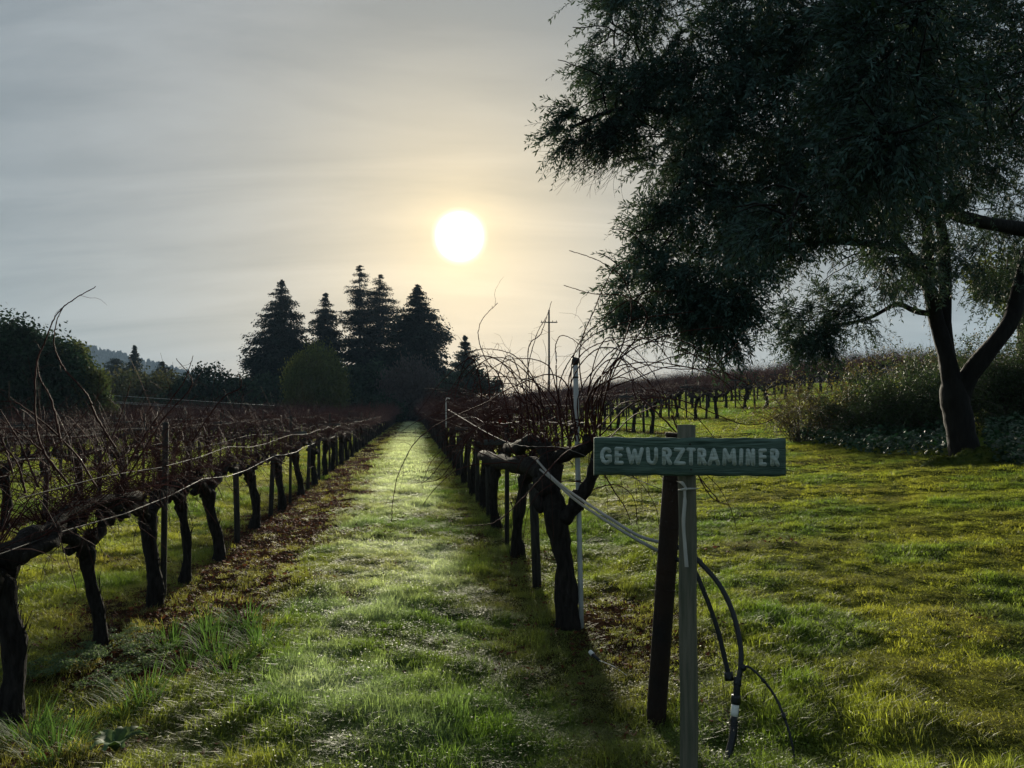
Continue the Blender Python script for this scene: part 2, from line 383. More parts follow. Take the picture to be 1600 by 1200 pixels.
# ------------------------------------------------------------------ ground, hill
ROWGAP = 3.27; L1X = -2.14; R1X = 1.13
ROT = math.atan(RK)                                # rows run along (-RK, 1)
def block_start(u): return np.where(u < 2.5, 3.0, 21.0 + 0.95 * (u - 4.4))   # where the vines of a row begin
def vsmooth(a, b, x): t = np.clip((x - a) / (b - a), 0, 1); return t * t * (3 - 2 * t)
def fbm(x, y, f=1.0, seed=0):
    s = 0; a = 1.0
    for o in range(4):
        k = f * 2 ** o
        s = s + a * np.sin(k * (1.3 * x + 0.7 * y) + seed + 1.7 * o + 1.3 * np.sin(k * 0.8 * (y - 0.4 * x) + seed * 2)) * np.sin(k * (1.1 * y - 0.6 * x) + 2.1 * seed + o + 1.1 * np.sin(k * 0.7 * x + o))
        a *= 0.55
    return s
def soil(x, y):
    """how bare the ground is: strips under the vines, worn patches"""
    u = x + RK * y
    d = (u - R1X + ROWGAP / 2) % ROWGAP - ROWGAP / 2
    ln = fbm(x, y, 0.7, 3)
    # strip under the left row spreads towards the aisle
    off = np.where(np.abs(u - L1X) < 1.6, 0.48, np.where(np.abs(u - R1X) < 1.6, -0.15, 0.0)); wid = np.where(np.abs(u - L1X) < 1.6, 0.78, 0.50)
    strip = 1 - vsmooth(wid * 0.5, wid * 1.2, np.abs(d - off) + 0.20 * ln + 0.16 * fbm(x, y, 2.1, 14))
    inb = y > block_start(u) - 1.0
    s = np.where(inb, strip, 0) * np.where(np.abs(u - R1X) < 1.6, 0.5, 1.0) * np.where((np.abs(u - L1X) < 1.6) & (y < 4.6), 0.35, 1.0)
    s = np.maximum(s, 0.8 * (1 - vsmooth(0.2, 0.75, np.hypot((u - 1.5) * 1.1, (y - 5.6) * 0.5) + 0.15 * ln)))
    s = np.maximum(s, np.where(u > 1.8, 0.28, 0.6) * vsmooth(0.55, 1.1, fbm(x, y, 0.9, 8)))
    return np.clip(s, 0, 1)

def graded(lo, hi, step, far0, far1, g=1.16):
    a = list(np.arange(lo, hi + 1e-6, step)); d = step
    while a[-1] < far1: d *= g; a.append(a[-1] + d)
    d = step
    while a[0] > far0: d *= g; a.insert(0, a[0] - d)
    return np.array(a)
gx = graded(-9, 13, 0.11, -1800, 1800); gy = graded(1.0, 22, 0.11, -400, 2200)
GX, GY = np.meshgrid(gx, gy)
GZ = gz(GX, GY)
nx, ny = len(gx), len(gy)
idx = np.arange(nx * ny).reshape(ny, nx)
gq = np.stack([idx[:-1, :-1], idx[:-1, 1:], idx[1:, 1:], idx[1:, :-1]], -1).reshape(-1, 4)
g = MB().add(np.stack([GX, GY, GZ], -1).reshape(-1, 3), gq)
ground = g.build('ground', M['ground'], smooth=True, kind='structure', label='grassy vineyard ground rising to the right')
at = ground.data.attributes.new('soil', 'FLOAT', 'POINT')
at.data.foreach_set('value', soil(GX, GY).ravel().astype(np.float32))

def hill():
    mb = MB()
    xs = np.linspace(-900, -120, 220); ys = np.linspace(760, 1120, 40)
    X, Y = np.meshgrid(xs, ys)
    px = 800 + F * X / 1000.0
    crest = np.interp(px, [-300, -100, 60, 130, 200, 250, 300, 380, 470], [128, 112, 96, 82, 70, 58, 46, 24, 0])
    prof = np.exp(-((Y - 1000) / 130.0) ** 2)
    Z = crest * prof + 3.0 * fbm(X, Y, 0.035, 2) * prof + rng.uniform(-1.7, 1.7, X.shape) * prof - 2
    i = np.arange(X.size).reshape(X.shape)
    mb.add(np.stack([X, Y, Z], -1).reshape(-1, 3), np.stack([i[:-1, :-1], i[:-1, 1:], i[1:, 1:], i[1:, :-1]], -1).reshape(-1, 4))
    # woods along the crest
    n = 1500
    cx = rng.uniform(-860, -330, n); cy = rng.uniform(900, 1005, n)
    cpx = 800 + F * cx / 1000.0
    cz = np.interp(cpx, [-300, -100, 60, 130, 200, 250, 300, 380, 470], [128, 112, 96, 82, 70, 58, 46, 24, 0]) * np.exp(-((cy - 1000) / 130.0) ** 2) - 2
    mb.build('hill', M['hill'], kind='structure', label='wooded blue hill beyond the trees')
    wb = MB()
    h = rng.uniform(4, 9, n)
    for k in range(3):
        a = rng.uniform(0, 6.28, n)
        r = h * 0.45
        v = np.stack([np.stack([cx - np.cos(a) * r, cy - np.sin(a) * r, cz], 1), np.stack([cx + np.cos(a) * r, cy + np.sin(a) * r, cz], 1),
                      np.stack([cx + np.cos(a) * r * .5, cy + np.sin(a) * r * .5, cz + h * .8], 1), np.stack([cx - np.cos(a) * r * .4, cy - np.sin(a) * r * .4, cz + h], 1)], 1).reshape(-1, 3)
        wb.add(v, np.arange(n)[:, None] * 4 + [[0, 1, 2, 3]])
    wb.build('hill_woods', M['hill'], kind='stuff', label='far woods covering the blue hill')
hill()

# ------------------------------------------------------------------ trees
def base_at(px, Y):
    x = (px - 800) / F * Y
    return np.array([x, Y, gz1(x, Y)])

def conifer(tip, Y, hw, label, mt='redwood_leaf', low=0.06, group='conifers behind the vineyard', dens=1.0, power=0.8, droop=0.35, spray=0.6, name='redwood_tree', narrow=None):
    b = base_at(tip[0], Y); top = P(tip[0], tip[1], Y); H = top[2] - b[2]
    R = 1.3 * hw * Y / F
    root = empty(name, b, label=label, cat='tree', group=group)
    t = MB(); n = 14
    zz = np.linspace(0, H * 0.985, n)
    tubes(t, np.stack([0.02 * R * np.sin(zz), 0 * zz, zz], 1), H * 0.017 * (1 - zz / H) + 0.03, 7)
    t.build('trunk', M['tree_bark'], root)
    c = MB()
    nw = int(84 * dens)
    pc = []; pd = []; ps = []; bt = []; br = []
    for wi in range(nw):
        f = low + (0.985 - low) * (wi / (nw - 1)) ** 0.92
        k = rng.integers(5, 8)
        f = float(np.clip(f + rng.normal(0, 0.02), 0.02, 0.985)); prof = (1 - f) ** power * (1 + 0.12 * math.sin(9 * f + Y))
        if narrow: prof = np.interp(f, narrow[0], narrow[1])
        for j in range(k):
            az = rng.uniform(0, 2 * np.pi)
            ln = R * prof * rng.uniform(0.55, 1.15) * (1 + 0.14 * math.sin(2.3 * az + 7 * f + Y)) * (1.0 if rng.random() > 0.12 else 0.55) + 0.06; f2 = f + rng.uniform(-0.012, 0.012)
            m = max(4, int(ln / (spray * 0.42)))
            s = np.linspace(0.12, 1, m)
            rise = 0.18 * ln
            z = f2 * H + rise * s - droop * ln * s ** 2 + 0.12 * ln * s ** 4
            pts = np.stack([np.cos(az) * ln * s, np.sin(az) * ln * s, z], 1)
            bt.append(np.stack([pts[0] * [0, 0, 1], pts[m // 2], pts[-1]])); br.append([0.05, 0.03, 0.012])
            for rep in range(10):
                jit = rng.normal(0, 1, (m, 3)) * [1, 1, 0.75] * (0.05 + 0.11 * ln * (1 - 0.5 * np.linspace(0, 1, m)[:, None]))
                pc.append(pts + jit); ps.append(np.full(m, spray) * (0.30 + 0.62 * (1 - f)) * rng.uniform(0.6, 1.2, m))
                d = np.stack([np.cos(az + rng.normal(0, 0.7, m)), np.sin(az + rng.normal(0, 0.7, m)), rng.normal(-0.45, 0.35, m)], 1)
                pd.append(d)
    pc = np.concatenate(pc); pd = np.concatenate(pd); ps = np.concatenate(ps)
    flakes(c, pc, ps * 1.4, 0.3, pd, 0.38)
    tubes(c, np.array(bt), np.array(br), 3)
    c.build('crown', M[mt], root)
    return root

def broadleaf(lobes, Y, label, mt, leaf=0.22, n=9000, name='broadleaf_tree', trunk_px=None, cat='tree', group='trees behind the vineyard', clump=0.16, base_low=None, vert=0.0, inner=0.3):
    """lobes: (px, py, rx, ry) in photograph pixels, at depth Y"""
    px0 = trunk_px if trunk_px is not None else np.mean([l[0] for l in lobes])
    b = base_at(px0, Y)
    root = empty(name, b, label=label, cat=cat, group=group)
    area = np.array([l[2] * l[3] for l in lobes], float); share = area / area.sum()
    cr = MB(); t = MB()
    tops = []
    for (px, py, rx, ry), sh in zip(lobes, share):
        c = P(px, py, Y) - b; r = np.array([rx, 0.5 * (rx + ry), ry]) * Y / F
        k = max(12, int(1.7 * n * sh / 22))
        d = unit(rng.normal(0, 1, (k, 3)))
        rad = np.where(rng.random(k) < inner, rng.uniform(0.3, 0.8, k), rng.uniform(0.8, 1.02, k))[:, None]
        wob = (1 + 0.10 * np.sin(5 * d[:, 0:1] + 3 * d[:, 2:3] + px) + 0.07 * np.sin(9 * d[:, 2:3] - 4 * d[:, 1:2]))
        cc = c + d * rad * r * wob
        m = 22
        pts = (cc[:, None, :] + rng.normal(0, 1, (k, m, 3)) * r.mean() * clump * np.array([1, 1, 1 + vert])).reshape(-1, 3)
        pts = pts[pts[:, 2] > 0.02]
        if vert > 0:
            dd = rng.normal(0, 0.35, (len(pts), 3)) + np.array([0, 0, 1.0]); flakes(cr, pts, leaf * 1.15, 0.0, dd, 0.42)
        else: flakes(cr, pts, leaf * 1.1, 0.25)
        tops.append((c, r))
    z0 = max(0.6, min(tp[0][2] - tp[1][2] * 0.3 for tp in tops))
    rr = max(tp[1][0] for tp in tops) * 0.06 + 0.05
    tubes(t, smooth_path([(0, 0, -0.1), (0.03, 0, z0 * 0.5), (0, 0, z0)], 6), np.linspace(rr * 1.4, rr, 6), 7)
    for c, r in tops:
        for q in range(3):
            e = c + unit(rng.normal(0, 1, 3)) * r * 0.6
            tubes(t, smooth_path([(0, 0, z0 * 0.8), (c * 0.45 + np.array([0, 0, z0 * 0.5])), e], 6), np.linspace(rr * 0.7, 0.02, 6), 5)
    t.build('trunk', M['tree_bark'], root); cr.build('crown', M[mt], root)
    return root

RW = ([0, 0.15, 0.35, 0.5, 0.62, 0.75, 0.88, 1.0], [1.0, 0.98, 0.86, 0.66, 0.54, 0.36, 0.2, 0.03])
conifer((438, 437), 120, 60, 'broad dark redwood at the left end of the tall conifer group', narrow=RW)
conifer((507, 458), 131, 31, 'shorter narrow redwood second from the left in the tall group', narrow=([0, .3, .6, .8, .93, 1], [1, .98, .8, .5, .2, .03]))
conifer((561, 415), 126, 31, 'tallest redwood with thin gappy branches and straight trunk', narrow=([0, .3, .6, .8, .93, 1], [1, .95, .8, .58, .32, .04]), dens=0.8, spray=0.5)
conifer((592, 428), 128, 34, 'gappy redwood just right of the tallest one', narrow=([0, .3, .6, .8, .93, 1], [1, .95, .8, .6, .36, .06]), dens=0.8, spray=0.5)
conifer((652, 443), 115, 42, 'dense wide redwood nearest the sun', narrow=([0, .2, .45, .62, .75, .86, .93, 1], [1.0, 1.0, .98, .85, .62, .34, .2, .03]), dens=1.25)
conifer((727, 522), 96, 34, 'small sparse pale conifer right of the redwoods', mt='conifer_leaf', dens=0.55, low=0.1, power=0.9, spray=0.45, droop=0.1, name='conifer_tree')
conifer((209, 539), 128, 24, 'small far conifer with pointed top below the hill', mt='conifer_leaf', dens=0.7, name='conifer_tree')
conifer((180, 560), 138, 30, 'small flat-topped conifer behind the big left tree', mt='conifer_leaf', dens=0.6, power=0.5, name='conifer_tree')
conifer((254, 563), 140, 26, 'small cedar-like conifer right of the pointed one', mt='conifer_leaf', dens=0.5, power=0.6, name='conifer_tree')

broadleaf([(-35, 555, 75, 55), (38, 556, 42, 52), (78, 588, 40, 62), (5, 610, 60, 60), (10, 650, 110, 50)], 40, 'large dark rounded tree at the left edge behind the vines', 'dark_leaf', 0.20, 22000)
broadleaf([(108, 570, 30, 40), (138, 606, 26, 40), (112, 640, 48, 46), (155, 650, 24, 30)], 42, 'lighter green tree beside the large dark left tree', 'green_leaf', 0.17, 12000)
broadleaf([(205, 618, 60, 36), (262, 622, 50, 34)], 92, 'low yellowish scrubby trees below the hill', 'scrub', 0.32, 7000)
broadleaf([(325, 612, 42, 34), (370, 620, 30, 28), (295, 625, 36, 26)], 84, 'bushy dark tree left of the redwoods', 'dark_leaf', 0.32, 8000)
broadleaf([(420, 626, 50, 34)], 106, 'dark low tree at the foot of the broad redwood', 'dark_leaf', 0.4, 5000)
broadleaf([(495, 603, 45, 54), (470, 632, 26, 26)], 86, 'domed olive green tree in front of the redwoods', 'round_leaf', 0.26, 15000, vert=0.6, clump=0.1, inner=0.15)
broadleaf([(575, 612, 36, 42), (612, 622, 36, 38)], 104, 'dark green tree under the gappy redwoods', 'dark_leaf', 0.4, 8000)
broadleaf([(640, 606, 42, 36), (668, 618, 34, 28)], 98, 'grey twiggy tree under the redwood nearest the sun', 'bare', 0.34, 7000, vert=0.5)
broadleaf([(590, 642, 46, 22), (545, 642, 40, 22)], 94, 'low dark bushes right of the domed tree', 'dark_leaf', 0.3, 5000, name='bush', cat='bush')
broadleaf([(742, 594, 22, 18), (712, 604, 26, 20), (768, 606, 18, 12)], 92, 'dark bush at the foot of the small sparse conifer', 'dark_leaf', 0.3, 5000, name='bush', cat='bush')
broadleaf([(120, 655, 80, 30), (230, 655, 80, 22), (350, 652, 90, 20)], 80, 'long dark bush line along the far left vineyard edge', 'dark_leaf', 0.35, 9000, name='bush', cat='bush')

broadleaf([(1555, 432, 44, 40), (1598, 455, 44, 42), (1640, 420, 50, 60)], 20, 'yellow green sunlit tree behind the right fork of the olive', 'round_leaf', 0.10, 5000, inner=0.4)
# utility pole on the rise, cables on the left
def utility_pole():
    b = base_at(858, 110); top = P(858, 484, 110)
    r = empty('utility_pole', b, label='distant utility pole with one crossarm above the vines', cat='pole')
    H = top[2] - b[2]
    tubes(MB(), [(0, 0, 0), (0, 0, H)], [0.17, 0.12], 8, cap=True).build('pole', M['polewood'], r)
    box(MB(), (0, -0.16, H * 0.84 + 0.35), (2.4, 0.12, 0.14)).build('crossarm', M['polewood'], r)
    for s in (-1.05, -0.5, 0.5, 1.05):
        tubes(MB(), [(s, -0.16, H * 0.84 + 0.42), (s, -0.16, H * 0.84 + 0.62)], [0.06, 0.04], 6, cap=True).build('insulator', M['crossarm'], r)
utility_pole()
def cables():
    b = base_at(597, 101); top = P(597, 616, 101)
    p = empty('cable_post', b, label='short dark post where the left cables end', cat='post')
    tubes(MB(), [(0, 0, 0), (0, 0, top[2] - b[2])], [0.12, 0.1], 7, cap=True).build('pole', M['polewood'], p)
    lines = [[(-120, 601, 38), (0, 607, 45), (400, 632, 76), (470, 635, 92), (545, 628, 97), (595, 622, 101)],
             [(-120, 623, 38), (0, 625, 45), (185, 628, 58), (400, 642, 78), (470, 642, 92), (545, 635, 97), (595, 624, 101)],
             [(-120, 628, 38), (0, 628, 45), (185, 630, 58), (400, 645, 78), (470, 648, 92), (545, 640, 97), (595, 626, 101)]]
    lab = ['uppermost pale cable crossing in front of the left trees', 'middle pale cable crossing in front of the left trees', 'lowest pale cable crossing in front of the left trees']
    for ln, lb in zip(lines, lab):
        pts = smooth_path([P(*q) for q in ln], 40)
        tubes(MB(), pts, np.full(40, 0.014), 4).build('overhead_cable', M['cable'], origin=pts[0], label=lb, cat='cable', group='cables on the left')
cables()

# ------------------------------------------------------------------ grapevines
def grow_canes(start, dirs, length, n, r0, grav, wob, k=3, nodes=False, up=0.0):
    m = len(start)
    step = (np.broadcast_to(length, m) / (n - 1))[:, None]
    p = np.array(start, float); d = unit(np.array(dirs, float)); out = [p.copy()]
    for i in range(n - 1):
        d = d + rng.normal(0, wob, (m, 3)) * np.array([1, 1, 0.8]); d[:, 2] -= np.broadcast_to(grav, m) * (i / (n - 1)) * 1.6 - up * (i < 2)
        d = unit(d); p = p + d * step; out.append(p.copy())
    pts = np.stack(out, 1)
    rad = np.broadcast_to(r0, m)[:, None] * np.linspace(1, 0.42, n)[None, :]
    if nodes: rad = rad * (1 + 0.22 * (np.arange(n) % 2)[None, :])
    return pts, rad

def arm_path(s, h, seed):
    r = np.random.default_rng(seed)
    n = 12; t = np.linspace(0, 1, n)
    y = s * (0.02 + 1.02 * t); z = h - 0.03 + 0.13 * np.sin(np.clip(t * 1.8, 0, 1.57)) + r.normal(0, 0.018, n); x = r.normal(0, 0.02, n).cumsum() * 0.7
    return np.stack([x, y, z], 1)

def vine_proto(seed, h=0.80, near=False):
    r = np.random.default_rng(seed)
    T = MB(); n = 17
    t = np.linspace(0, 1, n)
    lean = r.normal(0, 0.05, 2)
    pts = np.stack([lean[0] * t + 0.03 * np.sin(t * 5 + seed), lean[1] * t + 0.035 * np.sin(t * 4 + 2 * seed), -0.05 + (h + 0.02) * t], 1)
    rad = 0.055 + 0.042 * np.exp(-t * 7) + 0.022 * np.exp(-((t - 0.93) / 0.12) ** 2) + 0.006 * np.sin(t * 14 + seed)
    rad[-1] *= 0.55
    tubes(T, pts, rad, 10, cap=True, lump=0.13)
    m = 110; ti = r.integers(0, n - 2, m); an = r.uniform(0, 6.28, m)         # shaggy strips of bark
    rd = np.stack([np.cos(an), np.sin(an), np.zeros(m)], 1)
    leaves(T, pts[ti] + rd * (rad[ti] * r.uniform(0.92, 1.06, m))[:, None], np.array([0, 0, 1.0]) + r.normal(0, 0.14, (m, 3)) + rd * 0.08, rd, r.uniform(0.05, 0.16, m), r.uniform(0.008, 0.018, m), 0.2)
    head = pts[-2]
    for q in range(3):           # burls on the head
        c = head + r.normal(0, 0.05, 3); e = c + unit(r.normal(0, 1, 3)) * 0.07
        tubes(T, np.linspace(c, e, 4), [0.03, 0.055, 0.045, 0.012], 7, cap=True, lump=0.15)
    arms = []; spurs = []
    for s in (-1, 1):
        A = MB(); ap = arm_path(s, h, seed * 7 + s) + np.array([head[0], head[1], 0])
        ap[0] = head + np.array([0, 0, -0.04])
        tubes(A, ap, np.linspace(0.056, 0.030, len(ap)) * (1 + 0.2 * np.sin(np.arange(len(ap)) * 2.1 + seed)), 9, cap=True, lump=0.16)
        for i in range(2, len(ap)):
            if r.random() < 0.8:
                c = ap[i]; d = unit(np.array([r.normal(0, 0.5), r.normal(0, 0.3), 1.0])); e = c + d * r.uniform(0.06, 0.12)
                tubes(A, np.linspace(c, e, 3), [0.026, 0.022, 0.014], 6, cap=True, lump=0.1); spurs.append(e)
        arms.append(A)
    for q in range(3): spurs.append(head + np.array([r.normal(0, 0.05), r.normal(0, 0.05), 0.08]))
    return T, arms, np.array(spurs)

def vine_canes(spurs, count, n, seed, k=3, thick=1.0, tall=0.0, nodes=False):
    r = np.random.default_rng(seed)
    i = r.integers(0, len(spurs), count)
    st = spurs[i]
    side = np.where(r.random(count) < 0.5, -1, 1)
    d = np.stack([side * np.abs(r.normal(0.5, 0.45, count)), r.normal(0, 0.8, count), r.uniform(0.15, 1.1, count) + tall], 1)
    ln = r.uniform(0.45, 1.25, count) * (1 + 0.25 * tall)
    gv = np.where(r.random(count) < 0.15, r.uniform(-0.05, 0.08, count), r.uniform(0.12, 0.32, count))
    return grow_canes(st, d, ln, n, r.uniform(0.0022, 0.0042, count) * thick, gv, 0.12, k, nodes)

NPR = 7
protos = []
for i in range(NPR):
    T, A, sp = vine_proto(100 + i)
    c = MB(); pts, rad = vine_canes(sp, 88, 8, 200 + i, tall=0.12); tubes(c, pts, rad, 3)
    # short laterals off the canes
    m = 40; ci = rng.integers(0, len(pts), m); cj = rng.integers(2, 6, m)
    p2, r2 = grow_canes(pts[ci, cj], rng.normal(0, 1, (m, 3)) + [0, 0, 0.3], rng.uniform(0.15, 0.5, m), 5, 0.0022, 0.1, 0.2); tubes(c, p2, r2, 3)
    full = MB()
    for b_ in [T] + A:
        off = full.n
        for v in b_.v: full.v.append(v)
        full.q += [q + off for q in b_.q]; full.t += [t + off for t in b_.t]; full.n += b_.n
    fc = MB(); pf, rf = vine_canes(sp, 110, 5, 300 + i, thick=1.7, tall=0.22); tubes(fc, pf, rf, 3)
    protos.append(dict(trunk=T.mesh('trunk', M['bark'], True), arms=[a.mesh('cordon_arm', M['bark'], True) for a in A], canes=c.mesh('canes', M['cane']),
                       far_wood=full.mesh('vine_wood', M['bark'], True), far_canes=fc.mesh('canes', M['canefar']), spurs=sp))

vines = []                                    # (row name, u, y, scale)
rows = [('first row left of the aisle', L1X, 4.15, 112), ('first row right of the aisle', R1X, 5.7, 112)]
for k in range(2, 10): rows.append(('row %d left' % k, L1X - ROWGAP * (k - 1), 6.2 + (k - 2) * 1.6, 104))
for k in range(2, 22): rows.append(('row %d right' % k, R1X + ROWGAP * (k - 1), float(block_start(R1X + ROWGAP * (k - 1))) + 0.5, 128))
STEP = 2.05
for name, u0, y0, y1 in rows:
    y = y0; j = 0
    if name == 'first row left of the aisle': vines.extend([(name, u0, 5.28, 60), (name, u0, 7.32, 61)])
    while y < y1:
        vines.append((name, u0, y + (0.25 if (name.startswith('first row right') and j > 0) else 0.22 if (name.startswith('first row left') and j > 0) else 0), j)); y += STEP + (0.3 if (name.startswith('first row right') and j == 0) else 0); j += 1
def visible(u, y):
    x = u - RK * y
    return abs(x / y) < 0.74
vis = [v for v in vines if visible(v[1], v[2])]
def key(v):
    x = v[1] - RK * v[2]
    hid = 1.0
    if v[1] > 15 and x / v[2] > 0.36: hid = 1.6       # behind the shrubs
    return math.hypot(x, v[2]) * hid
vis.sort(key=key)
single = vis[:296]; mass = vis[296:]
ORD = ['first', 'second', 'third', 'fourth', 'fifth', 'sixth', 'seventh', 'eighth', 'ninth', 'tenth']
hero = {}
ROWN = ['zeroth', 'first', 'second', 'third', 'fourth', 'fifth', 'sixth', 'seventh', 'eighth', 'ninth', 'tenth', 'eleventh', 'twelfth', 'thirteenth', 'fourteenth', 'fifteenth', 'sixteenth', 'seventeenth', 'eighteenth', 'nineteenth', 'twentieth', 'twenty-first']
def row_word(name): return 'first' if name.startswith('first') else ROWN[int(name.split()[1])]
def place_vine(v, i):
    name, u0, y, j = v
    x = u0 - RK * y; z = gz1(x, y)
    left = 'left' in name
    g = 'grapevines in the rows'
    sc = 1.0 if left else (1.22 if name.startswith('first row right') else 1.05)
    sc *= 1 + 0.07 * math.sin(i * 2.3)
    flip = (i * 7) % 2
    pr = protos[(i * 5 + j * 3) % NPR]
    if j == 61: lab = 'slim bare grapevine just beyond the tall stake of the left row'
    elif j == 60: lab = 'slim bare grapevine between the first two thick vines of the left row'
    elif name.startswith('first row') and j < 10:
        lab = 'bare gnarled grapevine, %s from the near end of the row %s of the grass aisle' % (ORD[j], 'left' if left else 'right')
    elif name.startswith('row 2 left') and j < 6:
        lab = 'bare grapevine in the second row left of the aisle, %s from its near end' % ORD[j]
    else: lab = '%s grapevine in the %s row %s of the aisle' % ('bare dark' if y < 22 else 'bare smallish' if y < 34 else 'small distant bare', row_word(name), 'left' if left else 'right')
    root = empty('grapevine', (x, y, z), ROT + math.pi * flip, label=lab, cat='grapevine', group=g)
    root.scale = (0.72, 0.6, sc) if j >= 60 else (1, 1, sc)
    if y < 34:
        if not (name.startswith('first row right') and j == 0):
            inst('trunk', pr['trunk'], root)
            for a in pr['arms']: inst('cordon_arm', a, root)
        near = (name.startswith('first row') and (j < 4 or j == 60)) or (name.startswith('first row right') and j < 6) or (name.startswith('row 2 left') and j < 2)
        if near:
            cn = 34 if left else 50
            pts, rad = vine_canes(pr['spurs'], cn, 15, 900 + i, 5, 1.0, 0.55 if not left else 0.15, nodes=True)
            for q in range(cn):
                cb = MB(); tubes(cb, pts[q], rad[q], 5)
                m = 3; cj = rng.integers(4, 13, m)
                p2, r2 = grow_canes(pts[q, cj], rng.normal(0, 1, (m, 3)) + [0, 0, 0.2], rng.uniform(0.08, 0.35, m), 6, 0.0018, 0.1, 0.25); tubes(cb, p2, r2, 3)
                cb.build('cane', M['cane'], root)
        inst('canes', pr['canes'], root, kind='stuff')
    else:
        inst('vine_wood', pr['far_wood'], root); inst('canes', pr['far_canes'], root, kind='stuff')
    hero[(name, j)] = (root, x, y, z, flip, sc)
for i, v in enumerate(single): place_vine(v, i)

def mass_rows():
    wv = MB(); cv = MB()
    simple = []
    for s in range(5):
        r = np.random.default_rng(50 + s)
        tb = MB(); tubes(tb, [(0, 0, -0.1), (0.02, 0, 0.45), (0, 0.02, 0.85)], [0.09, 0.075, 0.09], 5)
        tubes(tb, [(0, -1.0, 0.98), (0, -0.4, 0.93), (0, 0, 0.82), (0, 0.4, 0.93), (0, 1.0, 0.98)], [0.04, 0.05, 0.06, 0.05, 0.04], 4)
        cb = MB(); sp = np.stack([r.normal(0, 0.04, 14), np.linspace(-1, 1, 14), np.full(14, 1.0)], 1)
        pf, rf = vine_canes(sp, 105, 4, 700 + s, thick=2.4, tall=0.40); tubes(cb, pf, rf, 3)
        simple.append((np.concatenate(tb.v), np.concatenate(tb.q), np.concatenate(cb.v), np.concatenate(cb.q)))
    ca, sa = math.cos(ROT), math.sin(ROT)
    R = np.array([[ca, -sa, 0], [sa, ca, 0], [0, 0, 1]])
    for i, (name, u0, y, j) in enumerate(mass):
        x = u0 - RK * y; o = np.array([x, y, gz1(x, y)])
        a, b, c, d = simple[i % 5]
        sc = np.array([1, 1, 1.05 + 0.12 * math.sin(i)])
        wv.add(a * sc @ R.T + o, b); cv.add(c * sc @ R.T + o, d)
    r = wv.build('vineyard_rows', M['bark'], kind='stuff', label='far vine rows covering the rise on the right')
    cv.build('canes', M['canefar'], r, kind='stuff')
mass_rows()
print('vines', len(single), len(mass))

